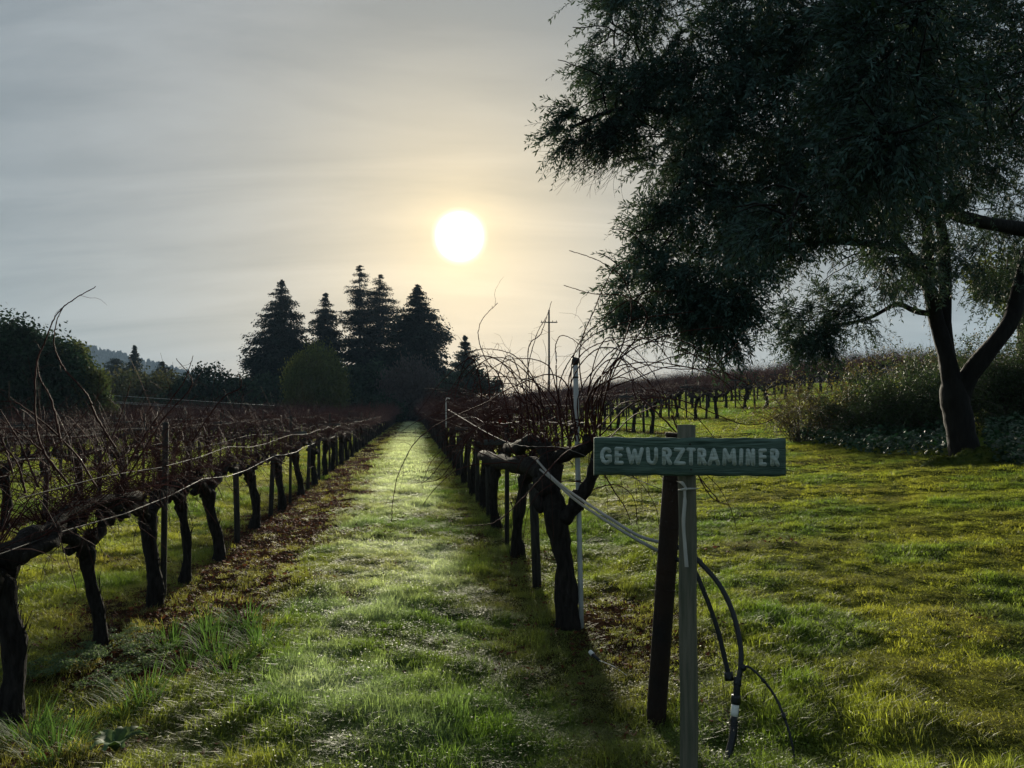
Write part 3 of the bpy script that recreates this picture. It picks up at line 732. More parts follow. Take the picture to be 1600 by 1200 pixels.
# the first vine of the right row: shaped by hand
def hero_vine():
    root, x, y, z, flip, sc = hero[('first row right of the aisle', 0)]
    root.scale = (1, 1, 1); root.rotation_euler = (0, 0, 0)
    b = np.array([x, y, z])
    for ch in list(root.children): bpy.data.objects.remove(ch)
    T = MB()
    tk = smooth_path([P(887, 985, 5.7), P(885, 930, 5.7), P(882, 880, 5.7), P(872, 830, 5.7), P(866, 790, 5.72), P(862, 765, 5.74)], 24) - b
    t = np.linspace(0, 1, 24)
    tubes(T, tk, 0.074 + 0.028 * np.exp(-t * 9) + 0.008 * np.sin(t * 11) + 0.012 * np.exp(-((t - 0.72) / 0.10) ** 2), 14, cap=True, lump=0.15)
    for a, e, r0 in (((862, 770, 5.72), (834, 748, 5.8), 0.05), ((850, 800, 5.72), (838, 770, 5.75), 0.045), ((905, 770, 5.66), (893, 790, 5.62), 0.05)):
        p0, p1 = P(*a) - b, P(*e) - b
        tubes(T, np.linspace(p0, p1, 5), np.array([0.8, 1.15, 1.1, 0.9, 0.35]) * r0, 9, cap=True, lump=0.2)
    T.build('trunk', M['bark'], root, smooth=True)
    arms = [([(880, 812, 5.68), (895, 795, 5.66), (906, 778, 5.64), (922, 752, 5.6), (928, 730, 5.55), (932, 705, 5.5), (938, 690, 5.4)], 0.062, 0.028),
            ([(862, 770, 5.72), (868, 735, 5.8), (872, 715, 5.8), (890, 708, 5.7), (910, 703, 5.6), (920, 694, 5.5), (921, 684, 5.45)], 0.058, 0.042),
            ([(858, 775, 5.72), (852, 735, 5.8), (857, 712, 5.85), (845, 695, 6.0), (825, 690, 6.2), (810, 700, 6.6), (795, 700, 7.2)], 0.075, 0.05),
            ([(852, 748, 5.8), (830, 728, 6.1), (800, 726, 6.6), (770, 718, 7.3), (755, 712, 8.0)], 0.075, 0.055)]
    tips = []
    for pl, r0, r1 in arms:
        A = MB(); p = smooth_path([P(*q) for q in pl], 18) - b
        tubes(A, p, np.linspace(r0, r1, 18) * (1 + 0.14 * np.sin(np.arange(18) * 1.9)), 10, cap=True, lump=0.15)
        A.build('cordon_arm', M['bark'], root, smooth=True); tips += [p[i] for i in range(6, 18, 2)]
    # long canes, each traced through the air where it hangs
    Y = 5.5
    hc = [[(905, 690, Y), (893, 620, Y), (899, 548, Y), (942, 498, 5.3), (998, 461, 5.1), (1049, 454, 5.0)],
          [(880, 690, Y), (872, 620, Y), (885, 572, Y), (919, 529, 5.3), (959, 510, 5.2), (998, 498, 5.1), (1083, 487, 4.9)],
          [(900, 690, Y), (888, 600, Y), (908, 555, Y), (942, 535, 5.3), (998, 527, 5.2), (1041, 541, 5.0), (1083, 555, 4.9)],
          [(890, 700, Y), (885, 630, Y), (899, 583, Y), (927, 549, 5.3), (959, 544, 5.2), (998, 566, 5.1), (1041, 575, 5.0), (1106, 575, 4.9), (1134, 555, 4.8), (1154, 535, 4.7)],
          [(830, 690, 6.0), (822, 600, 6.0), (837, 527, 6.0), (854, 495, 6.0)],
          [(835, 690, 6.0), (825, 552, 6.0), (845, 521, 5.9), (862, 471, 5.9)],
          [(880, 690, Y), (870, 600, Y), (869, 560, Y), (868, 540, Y), (876, 525, Y), (893, 529, Y), (919, 549, 5.4)],
          [(915, 690, Y), (920, 610, Y), (940, 570, 5.3), (970, 560, 5.2), (998, 583, 5.1), (1027, 611, 5.0), (1049, 640, 4.9), (1062, 676, 4.8)],
          [(930, 690, 5.4), (925, 610, 5.3), (960, 575, 5.2), (1020, 566, 5.0), (1083, 575, 4.9), (1134, 583, 4.7), (1174, 603, 4.6)],
          [(900, 680, Y), (890, 610, Y), (860, 585, 5.4), (800, 605, 5.3), (757, 630, 5.2), (690, 660, 5.1), (650, 690, 5.0), (625, 735, 5.0), (614, 780, 5.0), (612, 815, 5.0)],
          [(920, 690, 5.4), (890, 703, 5.2), (865, 725, 5.0), (820, 775, 4.9), (775, 815, 4.8), (727, 822, 4.8)],
          [(850, 690, 5.8), (800, 640, 5.7), (755, 660, 5.7), (725, 692, 5.6), (690, 745, 5.6), (650, 755, 5.6)],
          [(850, 690, 5.8), (790, 655, 5.9), (740, 672, 5.9), (700, 712, 5.9), (672, 745, 5.9), (657, 757, 5.9)],
          [(840, 690, 5.9), (780, 650, 6.0), (735, 680, 6.0), (706, 735, 6.0), (680, 752, 6.0)],
          [(935, 690, 5.3), (950, 600, 5.2), (985, 500, 5.1), (976, 439, 5.0), (936, 408, 5.0), (889, 391, 5.0)],
          [(925, 690, 5.3), (960, 580, 5.2), (1010, 500, 5.1), (981, 464, 5.1), (927, 459, 5.0), (881, 446, 5.0)],
          [(850, 690, 5.9), (800, 600, 6.0), (765, 570, 6.0), (748, 530, 6.0), (753, 500, 6.0), (778, 473, 6.0)],
          [(890, 690, Y), (875, 640, Y), (850, 605, Y), (800, 590, 5.6), (740, 585, 5.7), (712, 560, 5.7)],
          [(905, 690, Y), (925, 640, 5.3), (945, 600, 5.2), (975, 590, 5.1), (1010, 610, 5.0), (1030, 640, 4.9)],
          [(890, 690, Y), (850, 620, 5.6), (810, 560, 5.7), (760, 545, 5.8), (725, 555, 5.8)],
          [(890, 690, Y), (870, 610, 5.5), (855, 570, 5.5), (810, 560, 5.5), (770, 575, 5.6), (740, 610, 5.6)],
          [(935, 720, 5.2), (955, 760, 5.0), (975, 790, 4.95), (985, 812, 4.9)],
          [(1050, 650, 4.6), (1085, 730, 4.4), (1110, 775, 4.3), (1140, 790, 4.3)],
          [(1000, 620, 4.9), (1060, 680, 4.6), (1090, 740, 4.4), (1125, 785, 4.3)],
          [(930, 690, 5.3), (990, 630, 5.0), (1060, 625, 4.8), (1150, 660, 4.7), (1190, 662, 4.7), (1220, 648, 4.7)],
          [(895, 690, Y), (930, 600, 5.3), (990, 545, 5.2), (1060, 520, 5.0), (1130, 510, 4.9)],
          [(925, 690, 5.3), (905, 560, 5.3), (930, 480, 5.2), (960, 420, 5.1), (1000, 400, 5.0)]]
    for q in range(9):                        # more canes bowing over to the right, behind the sign
        ex, ey = rng.uniform(985, 1190), rng.uniform(560, 668); pk = rng.uniform(520, 585); x0 = rng.uniform(905, 940)
        hc.append([(x0, 690, Y), (x0 + rng.uniform(-10, 12), 620, 5.4), (x0 + 0.25 * (ex - x0), pk + 18, 5.2), (x0 + 0.5 * (ex - x0), pk, 5.1), (x0 + 0.78 * (ex - x0), 0.5 * (pk + ey) - 12, 5.0 - rng.uniform(0, .3)), (ex, ey, 4.9 - rng.uniform(0, .4))])
    for q in range(11):                       # and to the left over the aisle
        ex, ey = rng.uniform(650, 800), rng.uniform(590, 700); pk = rng.uniform(555, 620); x0 = rng.uniform(760, 870)
        hc.append([(x0, 690, 5.8), (x0 - rng.uniform(0, 12), 640, 5.8), (x0 + 0.3 * (ex - x0), pk + 14, 5.8), (x0 + 0.55 * (ex - x0), pk, 5.7), (x0 + 0.8 * (ex - x0), 0.5 * (pk + ey) - 8, 5.7), (ex, ey, 5.6)])
    for pl in hc:
        n = 9 * len(pl); p = smooth_path([P(*q) for q in pl], n) - b
        p = p + rng.normal(0, 0.0012, p.shape)
        cb = MB(); tubes(cb, p, np.linspace(0.0050, 0.0022, n) * (1 + 0.25 * (np.arange(n) % 4 == 0)), 6)
        m = len(pl); cj = rng.integers(n // 3, n - 2, m)
        p2, r2 = grow_canes(p[cj], rng.normal(0, 1, (m, 3)) + [0, 0, 0.1], rng.uniform(0.05, 0.28, m), 7, 0.0016, 0.15, 0.3); tubes(cb, p2, r2, 3)
        cb.build('cane', M['cane'], root)
    tips = np.array(tips); m = 40
    st = tips[rng.integers(0, len(tips), m)]
    d = np.stack([rng.normal(0, 0.9, m), rng.normal(0.1, 0.8, m), rng.uniform(0.1, 1.1, m)], 1)
    pts, rad = grow_canes(st, d, rng.uniform(0.5, 1.5, m), 16, rng.uniform(0.0028, 0.005, m), rng.uniform(0.1, 0.45, m), 0.08, 5, True)
    for q in range(m):
        cb = MB(); tubes(cb, pts[q], rad[q], 4); cb.build('cane', M['cane'], root)
    lf = MB()
    c = np.array([P(790, 655, 5.7), P(786, 648, 5.7), P(794, 662, 5.68), P(788, 662, 5.7), P(782, 654, 5.7), P(797, 650, 5.7)]) - b
    leaves(lf, c, rng.normal(0, 1, (6, 3)) + [0, 0, -1], rng.normal(0, 1, (6, 3)) + [0, -1, 0], 0.042, 0.034, 0.3)
    lf.build('dead_leaf', M['redleaf'], root)
hero_vine()

def left_hero_canes():
    root, x, y, z, flip, sc = hero[('first row left of the aisle', 0)]
    hc = [[(85, 735, 4.4), (62, 690, 4.4), (55, 640, 4.4), (57, 570, 4.4), (70, 535, 4.4), (88, 492, 4.4), (115, 468, 4.35), (150, 448, 4.3)],
          [(180, 700, 4.6), (150, 650, 4.6), (135, 615, 4.5), (100, 575, 4.5), (85, 540, 4.5), (88, 505, 4.5), (98, 480, 4.5)],
          [(95, 690, 4.5), (80, 625, 4.5), (62, 590, 4.5), (58, 560, 4.5)],
          [(150, 735, 4.6), (185, 660, 4.7), (205, 595, 4.7)],
          [(190, 740, 5.0), (240, 660, 5.0), (285, 600, 5.0), (302, 556, 5.0)],
          [(200, 745, 5.0), (255, 655, 5.0), (300, 600, 5.0), (275, 560, 5.0)],
          [(300, 690, 5.6), (345, 625, 5.6), (376, 605, 5.6), (372, 580, 5.6)],
          [(20, 740, 4.2), (5, 690, 4.2), (-15, 640, 4.2)],
          [(60, 760, 4.2), (30, 690, 4.3), (0, 640, 4.3)], [(110, 760, 4.4), (60, 700, 4.4), (0, 655, 4.4)],
          [(150, 760, 4.6), (110, 700, 4.6), (30, 632, 4.6), (-10, 630, 4.6)], [(40, 770, 4.2), (25, 720, 4.2), (-10, 680, 4.2)]]
    b = np.array(root.location); Ri = np.array(Matrix.Rotation(-root.rotation_euler.z, 3, 'Z'))
    iz = 1 / root.scale.z
    for pl in hc:
        n = 9 * len(pl); p = (smooth_path([P(*q) for q in pl], n) + rng.normal(0, 0.0012, (n, 3)) - b) @ Ri.T * [1, 1, iz]
        cb = MB(); tubes(cb, p, np.linspace(0.0062, 0.0022, n) * (1 + 0.25 * (np.arange(n) % 4 == 0)), 6)
        m = 3; cj = rng.integers(n // 2, n - 2, m)
        p2, r2 = grow_canes(p[cj], rng.normal(0, 1, (m, 3)), rng.uniform(0.04, 0.2, m), 7, 0.0014, 0.15, 0.3); tubes(cb, p2, r2, 3)
        cb.build('cane', M['cane'], root)
    # heavy old arm reaching up the row
    A = MB(); p = (smooth_path([P(*q) for q in [(4, 878, 4.1), (40, 842, 4.3), (80, 828, 4.6), (105, 800, 4.9), (150, 785, 5.3), (215, 775, 5.9)]], 24) - b) @ Ri.T * [1, 1, iz]
    tubes(A, p, np.linspace(0.058, 0.036, 24) * (1 + 0.2 * np.sin(np.arange(24) * 1.4)), 11, cap=True, lump=0.16); A.build('cordon_arm', M['bark'], root, smooth=True)
    A = MB(); p = (smooth_path([P(*q) for q in [(20, 872, 4.15), (55, 858, 4.3), (82, 845, 4.45), (84, 822, 4.5)]], 12) - b) @ Ri.T * [1, 1, iz]
    tubes(A, p, np.linspace(0.046, 0.036, 12), 10, cap=True, lump=0.16); A.build('cordon_arm', M['bark'], root, smooth=True)
left_hero_canes()

# ------------------------------------------------------------------ stakes, wires, hoses of the trellis
def stake_meshes():
    out = []
    for h in (0.95, 1.55):
        mb = MB(); box(mb, (0, 0, h / 2 - 0.1), (0.068, 0.068, h + 0.2) if h < 1 else (0.048, 0.048, h + 0.2), 0.2, 0.01); out.append(mb.mesh('stake', M['stake']))
    cb = MB(); box(cb, (0, -0.042, 1.24), (0.56, 0.022, 0.065), 0, 0.004)
    return out, cb.mesh('crossarm', M['crossarm'])
SM, CM = stake_meshes()
stakes = [v for v in vis if (v[2] < 46)]
cnt = 0
for i, (name, u0, y, j) in enumerate(sorted(stakes, key=key)):
    if cnt >= 200: break
    if name.startswith('first row left') and j in (0, 60, 61): continue
    ys = y + 1.02 + 0.1 * math.sin(i); x = u0 - RK * ys
    if name.startswith('first row right') and j == 0: ys = 7.0; x = u0 - RK * ys
    tall = (j % 3 == 1)
    left = 'left' in name
    if name.startswith('first row') and j < 8:
        lab = '%s dark wooden stake, %s from the near end of the row %s of the aisle' % ('tall' if tall else 'short', ORD[j], 'left' if left else 'right')
    else: lab = '%s wooden stake in the %s vine row %s of the aisle' % (('tall crossarmed' if tall else 'short dark') + (' distant' if y > 24 else ''), row_word(name), 'left' if left else 'right')
    if name.startswith('first row left') and j == 1: ys = 6.66; x = u0 - RK * ys
    z = gz1(x, ys)
    if tall:
        r = empty('vine_stake', (x, ys, z), ROT, label=lab, cat='stake', group='stakes in the vine rows')
        inst('post', SM[1], r)
        if not (left and j == 1 and name.startswith('first')): inst('crossarm', CM, r)
    else:
        r = inst('vine_stake', SM[0], label=lab, cat='stake', group='stakes in the vine rows')
        r.location = (x, ys, z); r.rotation_euler = (0.03 * math.sin(i * 3), 0.04 * math.sin(i * 5), ROT)
    cnt += 1

def run(u, h, y0, y1, dx, r, sag=0.02, step=1.02, k=4):
    y = np.arange(y0, y1, step); x = u + dx - RK * y
    z = gz(u - RK * y, y) + h - sag * np.abs(np.sin((y - y0) * math.pi / (STEP * 2))) + 0.012 * np.sin(y * 3.1)
    return np.stack([x, y, z], 1), np.full(len(y), r)
rw = [('first row left of the aisle', L1X, 3.6, 100, 1.0), ('second row left of the aisle', L1X - ROWGAP, 5.6, 90, 1.0), ('third row left of the aisle', L1X - 2 * ROWGAP, 7, 80, 1.0), ('fourth row left of the aisle', L1X - 3 * ROWGAP, 9, 80, 1.0),
      ('first row right of the aisle', R1X, 6.0, 100, 1.2), ('second row right of the aisle', R1X + ROWGAP, 21.5, 90, 1.08), ('third row right of the aisle', R1X + 2 * ROWGAP, 25, 90, 1.08), ('fourth row right of the aisle', R1X + 3 * ROWGAP, 28, 90, 1.08)]
for nm, u, y0, y1, sc in rw:
    for side, dx in (('left', -0.3), ('right', 0.3)):
        p, r = run(u, 1.25 * sc, y0, y1, dx, 0.0016); tubes(MB(), p, r, 4).build('trellis_wire', M['wire'], origin=p[0], label='thin steel wire on the %s side of the %s' % (side, nm), cat='wire', group='trellis wires')
    p, r = run(u, 0.93 * sc, y0, y1, 0.05, 0.0048, 0.035); tubes(MB(), p, r, 5).build('drip_hose', M['hose_grey'], origin=p[0], label='glossy drip hose lying along the arms of the %s' % nm, cat='hose', group='drip hoses along the rows', )

# ------------------------------------------------------------------ near posts, sign, hoses
def end_post():
    b = P(1022, 1126, 3.98); b[2] = gz1(b[0], b[1])
    r = empty('end_post', b, label='dark leaning rusty pipe post behind the sign post', cat='post')
    p = np.linspace(b - [0, 0, 0.1], P(1056, 678, 3.95), 10) - b
    a = np.arange(10)
    tubes(MB(), p, np.full(10, 0.050), 16, cap=False).build('pipe', M['rust'], r, smooth=True)
    d = unit(p[-1] - p[0])
    tubes(MB(), np.array([p[-1] - d * 0.012, p[-1] + d * 0.004]), [0.0535, 0.0535], 16, cap=True).build('cap', M['rust'], r)
    for f in (0.50, 0.52, 0.555, 0.565, 0.70, 0.845, 0.85, 0.86, 0.872):
        c = p[0] + (p[-1] - p[0]) * f
        s1 = unit(np.cross(d, [0, 1, 0])); s2 = np.cross(d, s1)
        t = np.linspace(0, 2 * np.pi, 20); tl = rng.normal(0, 0.006)
        ring = c + 0.053 * (np.cos(t)[:, None] * s1 + np.sin(t)[:, None] * s2) + d * (tl * np.cos(t))[:, None]
        tubes(MB(), ring, np.full(20, 0.0016), 4).build('wire_wrap', M['rust'], r)
end_post()

def steel_pole():
    b = P(909, 975, 5.68); b[2] = gz1(b[0], b[1])
    r = empty('steel_pole', b, label='thin grey metal pole beside the first right vine', cat='pole')
    top = P(899, 566, 5.68) - b
    tubes(MB(), np.linspace([0, 0, -0.1], top, 6), np.full(6, 0.019), 12, cap=True).build('pipe', M['steel'], r, smooth=True)
    cp = MB(); tubes(cp, [top - [0, 0, 0.02], top, top + [0, 0, 0.02], top + [0.004, 0, 0.035]], [0.021, 0.026, 0.027, 0.018], 10, cap=True, lump=0.1); cp.build('tie', M['hose'], r)
    for f in (0.49, 0.55, 0.78, 0.94): 
        tubes(MB(), [top * f, top * (f + 0.006)], [0.0215, 0.0215], 12, cap=True).build('wire_tie', M['wire'], r)
steel_pole()

def sign():
    Y = 2.80
    b = P(1077, 1200, Y); b[2] = gz1(b[0], b[1])
    post = empty('sign_post', b, label='weathered square wooden post carrying the green sign', cat='post')
    top = P(1077, 664, Y)[2] - b[2]
    mb = MB(); wv = 0.056; th = math.radians(-24)
    n = 24; zz = np.linspace(-0.15, top, n)
    prof = np.array([(-1, -1), (-.86, -1), (.86, -1), (1, -1), (1, -.86), (1, .86), (1, 1), (.86, 1), (-.86, 1), (-1, 1), (-1, .86), (-1, -.86)], float)
    prof = np.where(np.abs(prof).min(1, keepdims=True) >= 1, prof * 0.93, prof) * wv / 2
    ca, sa = math.cos(th), math.sin(th)
    pr = np.stack([prof[:, 0] * ca - prof[:, 1] * sa, prof[:, 0] * sa + prof[:, 1] * ca], 1)
    k = len(pr)
    V = np.concatenate([np.column_stack([pr * (1 + 0.006 * math.sin(i * 1.7)) + [0.0015 * math.sin(i * 0.8), 0], np.full(k, z)]) for i, z in enumerate(zz)])
    Q = [(i * k + j, i * k + (j + 1) % k, (i + 1) * k + (j + 1) % k, (i + 1) * k + j) for i in range(n - 1) for j in range(k)]
    mb.add(V, Q); mb.add(np.array([[0, 0, top + 0.002]]), None, [((n - 1) * k + j - n * k, (n - 1) * k + (j + 1) % k - n * k, 0) for j in range(k)])
    mb.build('post', M['postwood'], post)
    # board, a thing of its own nailed to the post
    yb = Y - 0.052
    c0, c1 = P(928, 684, yb), P(1227, 743, yb)
    cx, cz = (c0[0] + c1[0]) / 2, (c0[2] + c1[2]) / 2; W, H = c1[0] - c0[0], c0[2] - c1[2]
    o = np.array([cx, yb, cz])
    sg = empty('vineyard_sign', o, label='green painted wooden sign reading GEWURZTRAMINER nailed to the post', cat='sign')
    sg.rotation_euler = (0, math.radians(0.35), 0)
    bm = MB(); nxs, nzs = 60, 14
    # board with slightly uneven edges, front face at y = -0.011
    xs = np.linspace(-W / 2, W / 2, nxs); zs = np.linspace(-H / 2, H / 2, nzs)
    X, Z = np.meshgrid(xs, zs)
    edge = 0.0012 * np.sin(X * 40) * (np.abs(Z) > H * 0.49) + 0.001 * np.sin(X * 97 + 1) * (np.abs(Z) > H * 0.49)
    Zf = Z + edge
    rim = np.maximum(vsmooth(0.985, 1.0, np.abs(X) / (W / 2)), vsmooth(0.95, 1.0, np.abs(Z) / (H / 2)))
    Yf = -0.011 + 0.003 * rim + 0.0006 * np.sin(Z * 420 + 2 * np.sin(X * 9))
    i = np.arange(nxs * nzs).reshape(nzs, nxs)
    bm.add(np.stack([X, Yf, Zf], -1).reshape(-1, 3), np.stack([i[:-1, :-1], i[:-1, 1:], i[1:, 1:], i[1:, :-1]], -1).reshape(-1, 4))
    loop = np.concatenate([i[0, :], i[1:, -1], i[-1, -2::-1], i[-2:0:-1, 0]])
    bv = np.concatenate(bm.v); back = bv[loop].copy(); back[:, 1] = 0.011
    nb = len(loop); off = bm.n
    bm.v.append(back); bm.n += nb
    bm.q.append(np.array([(loop[(j + 1) % nb], loop[j], off + j, off + (j + 1) % nb) for j in range(nb)]))
    cidx = bm.n; bm.v.append(np.array([[0, 0.011, 0]])); bm.n += 1
    bm.t.append(np.array([(off + (j + 1) % nb, off + j, cidx) for j in range(nb)]))
    bm.build('board', M['sign'], sg)
    # lettering as brush strokes: x in 0..1 of the letter, z in 0..1 of the height
    arc = lambda cx, cz, rx, rz, a0, a1, n=10: [(cx + rx * math.cos(math.radians(a)), cz + rz * math.sin(math.radians(a))) for a in np.linspace(a0, a1, n)]
    G = {'G': [arc(.52, .5, .5, .5, 42, 300, 16) + [(.93, .1), (.93, .45)], [(.93, .45), (.6, .45)]],
         'E': [[(.12, 0), (.12, 1)], [(.05, 1), (.95, 1)], [(.1, .52), (.8, .52)], [(.05, 0), (.98, 0)]],
         'W': [[(0, 1), (.25, 0), (.5, .9), (.75, 0), (1, 1)]],
         'U': [[(.08, 1), (.08, .4)] + arc(.5, .36, .42, .36, 180, 360, 9) + [(.92, .4), (.92, 1)]],
         'R': [[(.12, 0), (.12, 1)], [(.12, 1), (.55, 1)] + arc(.58, .74, .34, .26, 90, -90, 8) + [(.12, .48)], [(.45, .48), (.98, 0)]],
         'Z': [[(.05, 1), (.93, 1), (.05, 0), (.98, 0)]],
         'T': [[(0, 1), (1, 1)], [(.5, 1), (.5, 0)]],
         'A': [[(0, 0), (.5, 1), (1, 0)], [(.2, .34), (.8, .34)]],
         'M': [[(.06, 0), (.12, 1), (.5, .25), (.88, 1), (.94, 0)]],
         'I': [[(.5, 0), (.5, 1)]],
         'N': [[(.08, 0), (.08, 1), (.92, 0), (.92, 1)]]}
    spans = [('G', 437, 500), ('E', 508, 556), ('W', 566, 656), ('U', 664, 730), ('R', 742, 798), ('Z', 803, 866), ('T', 868, 914), ('R', 920, 970), ('A', 972, 1036), ('M', 1044, 1120), ('I', 1130, 1150), ('N', 1161, 1213), ('E', 1225, 1270), ('R', 1281, 1333)]
    sw = 0.0070
    for n_, (ch, a, e) in enumerate(spans):
        xa = P(800 + a / 3.2, 700, yb)[0] - cx + sw; xe = P(800 + e / 3.2, 700, yb)[0] - cx - sw
        tilt = 1.0
        z1 = P(800, 650 + 156 / 3.2 + (n_ / 13) * 1.2, yb)[2] - cz - sw; z0 = P(800, 650 + 244 / 3.2 + (n_ / 13) * 1.2, yb)[2] - cz + sw
        lb = MB(); lift = 0
        for st in G[ch]:
            pts = np.array([(xa + p[0] * (xe - xa) + rng.normal(0, .0005), z0 + p[1] * (z1 - z0) + rng.normal(0, .0005)) for p in st])
            for q in range(len(pts) - 1):
                lift += 1
                p0, p1 = pts[q], pts[q + 1]; d = unit(p1 - p0); nn = np.array([-d[1], d[0]])
                kk = 9; ang0 = math.atan2(nn[1], nn[0])
                ring = [p0 + sw * np.array([math.cos(ang0 + t), math.sin(ang0 + t)]) for t in np.linspace(0, math.pi, kk)] + [p1 + sw * np.array([math.cos(ang0 + t), math.sin(ang0 + t)]) for t in np.linspace(math.pi, 2 * math.pi, kk)]
                ring = np.array(ring); yl = -0.0127 - 0.00006 * lift
                m = len(ring)
                v = np.concatenate([np.column_stack([ring[:, 0], np.full(m, yl), ring[:, 1]]), np.column_stack([ring[:, 0], np.full(m, -0.0095), ring[:, 1]]), [[(p0[0] + p1[0]) / 2, yl, (p0[1] + p1[1]) / 2]]])
                lb.add(v, [(j, j + m, (j + 1) % m + m, (j + 1) % m) for j in range(m)], [(j, (j + 1) % m, 2 * m) for j in range(m)])
        lb.build('letter', M['letter'], sg)
    for sx, sz in ((0.0, 0.045), (0.004, -0.045)):
        hx = P(1077, 700, yb)[0] - cx + sx
        tubes(MB(), [(hx, -0.010, sz), (hx, -0.0135, sz)], [0.004, 0.0035], 8, cap=True).build('nail', M['stake'], sg)
    # ribbon tied round the post
    rb = P(1066, 758, Y - 0.05)
    rr = empty('ribbon', rb, label='white ribbon tied round the sign post and hanging down', cat='ribbon', group=None)
    def strip(pts, wd, nm):
        p = np.asarray(pts) - rb; s = np.array([[math.cos(0.3 * math.sin(i)), 0.25 * math.sin(i * 0.9), 0] for i in range(len(p))])
        mb = MB(); n = len(p)
        wd = np.broadcast_to(wd, n)[:, None]
        v = np.concatenate([p - s * wd / 2, p + s * wd / 2, p - s * wd / 2 + [0, 0.0012, 0], p + s * wd / 2 + [0, 0.0012, 0]])
        q = []
        for i in range(n - 1):
            q += [(i, n + i, n + i + 1, i + 1), (2 * n + i, 2 * n + i + 1, 3 * n + i + 1, 3 * n + i), (i, i + 1, 2 * n + i + 1, 2 * n + i), (n + i, 3 * n + i, 3 * n + i + 1, n + i + 1)]
        mb.add(v, q).build(nm, M['ribbon'], rr)
    yy = Y - 0.045
    strip(smooth_path([P(1070, 763, yy), P(1070, 785, yy - 0.004), P(1068, 815, yy - 0.006), P(1070, 850, yy - 0.004), P(1073, 886, yy - 0.004)], 14), [0.010] * 3 + [0.013] * 11, 'tail')
    strip(smooth_path([P(1072, 763, yy), P(1067, 756, yy - 0.006), P(1062, 752, yy - 0.004)], 5), [0.008, 0.012, 0.016, 0.02, 0.022], 'tail')
    tubes(MB(), np.array([P(1060, 766, yy + 0.02), P(1070, 764, yy - 0.004), P(1092, 763, yy + 0.01)]) - rb, [0.003, 0.005, 0.002], 6, cap=True).build('loop', M['ribbon'], rr)
    box(MB(), P(1071, 764, yy - 0.003) - rb, (0.012, 0.010, 0.010), 0.3, 0.002).build('knot', M['ribbon'], rr)
sign()

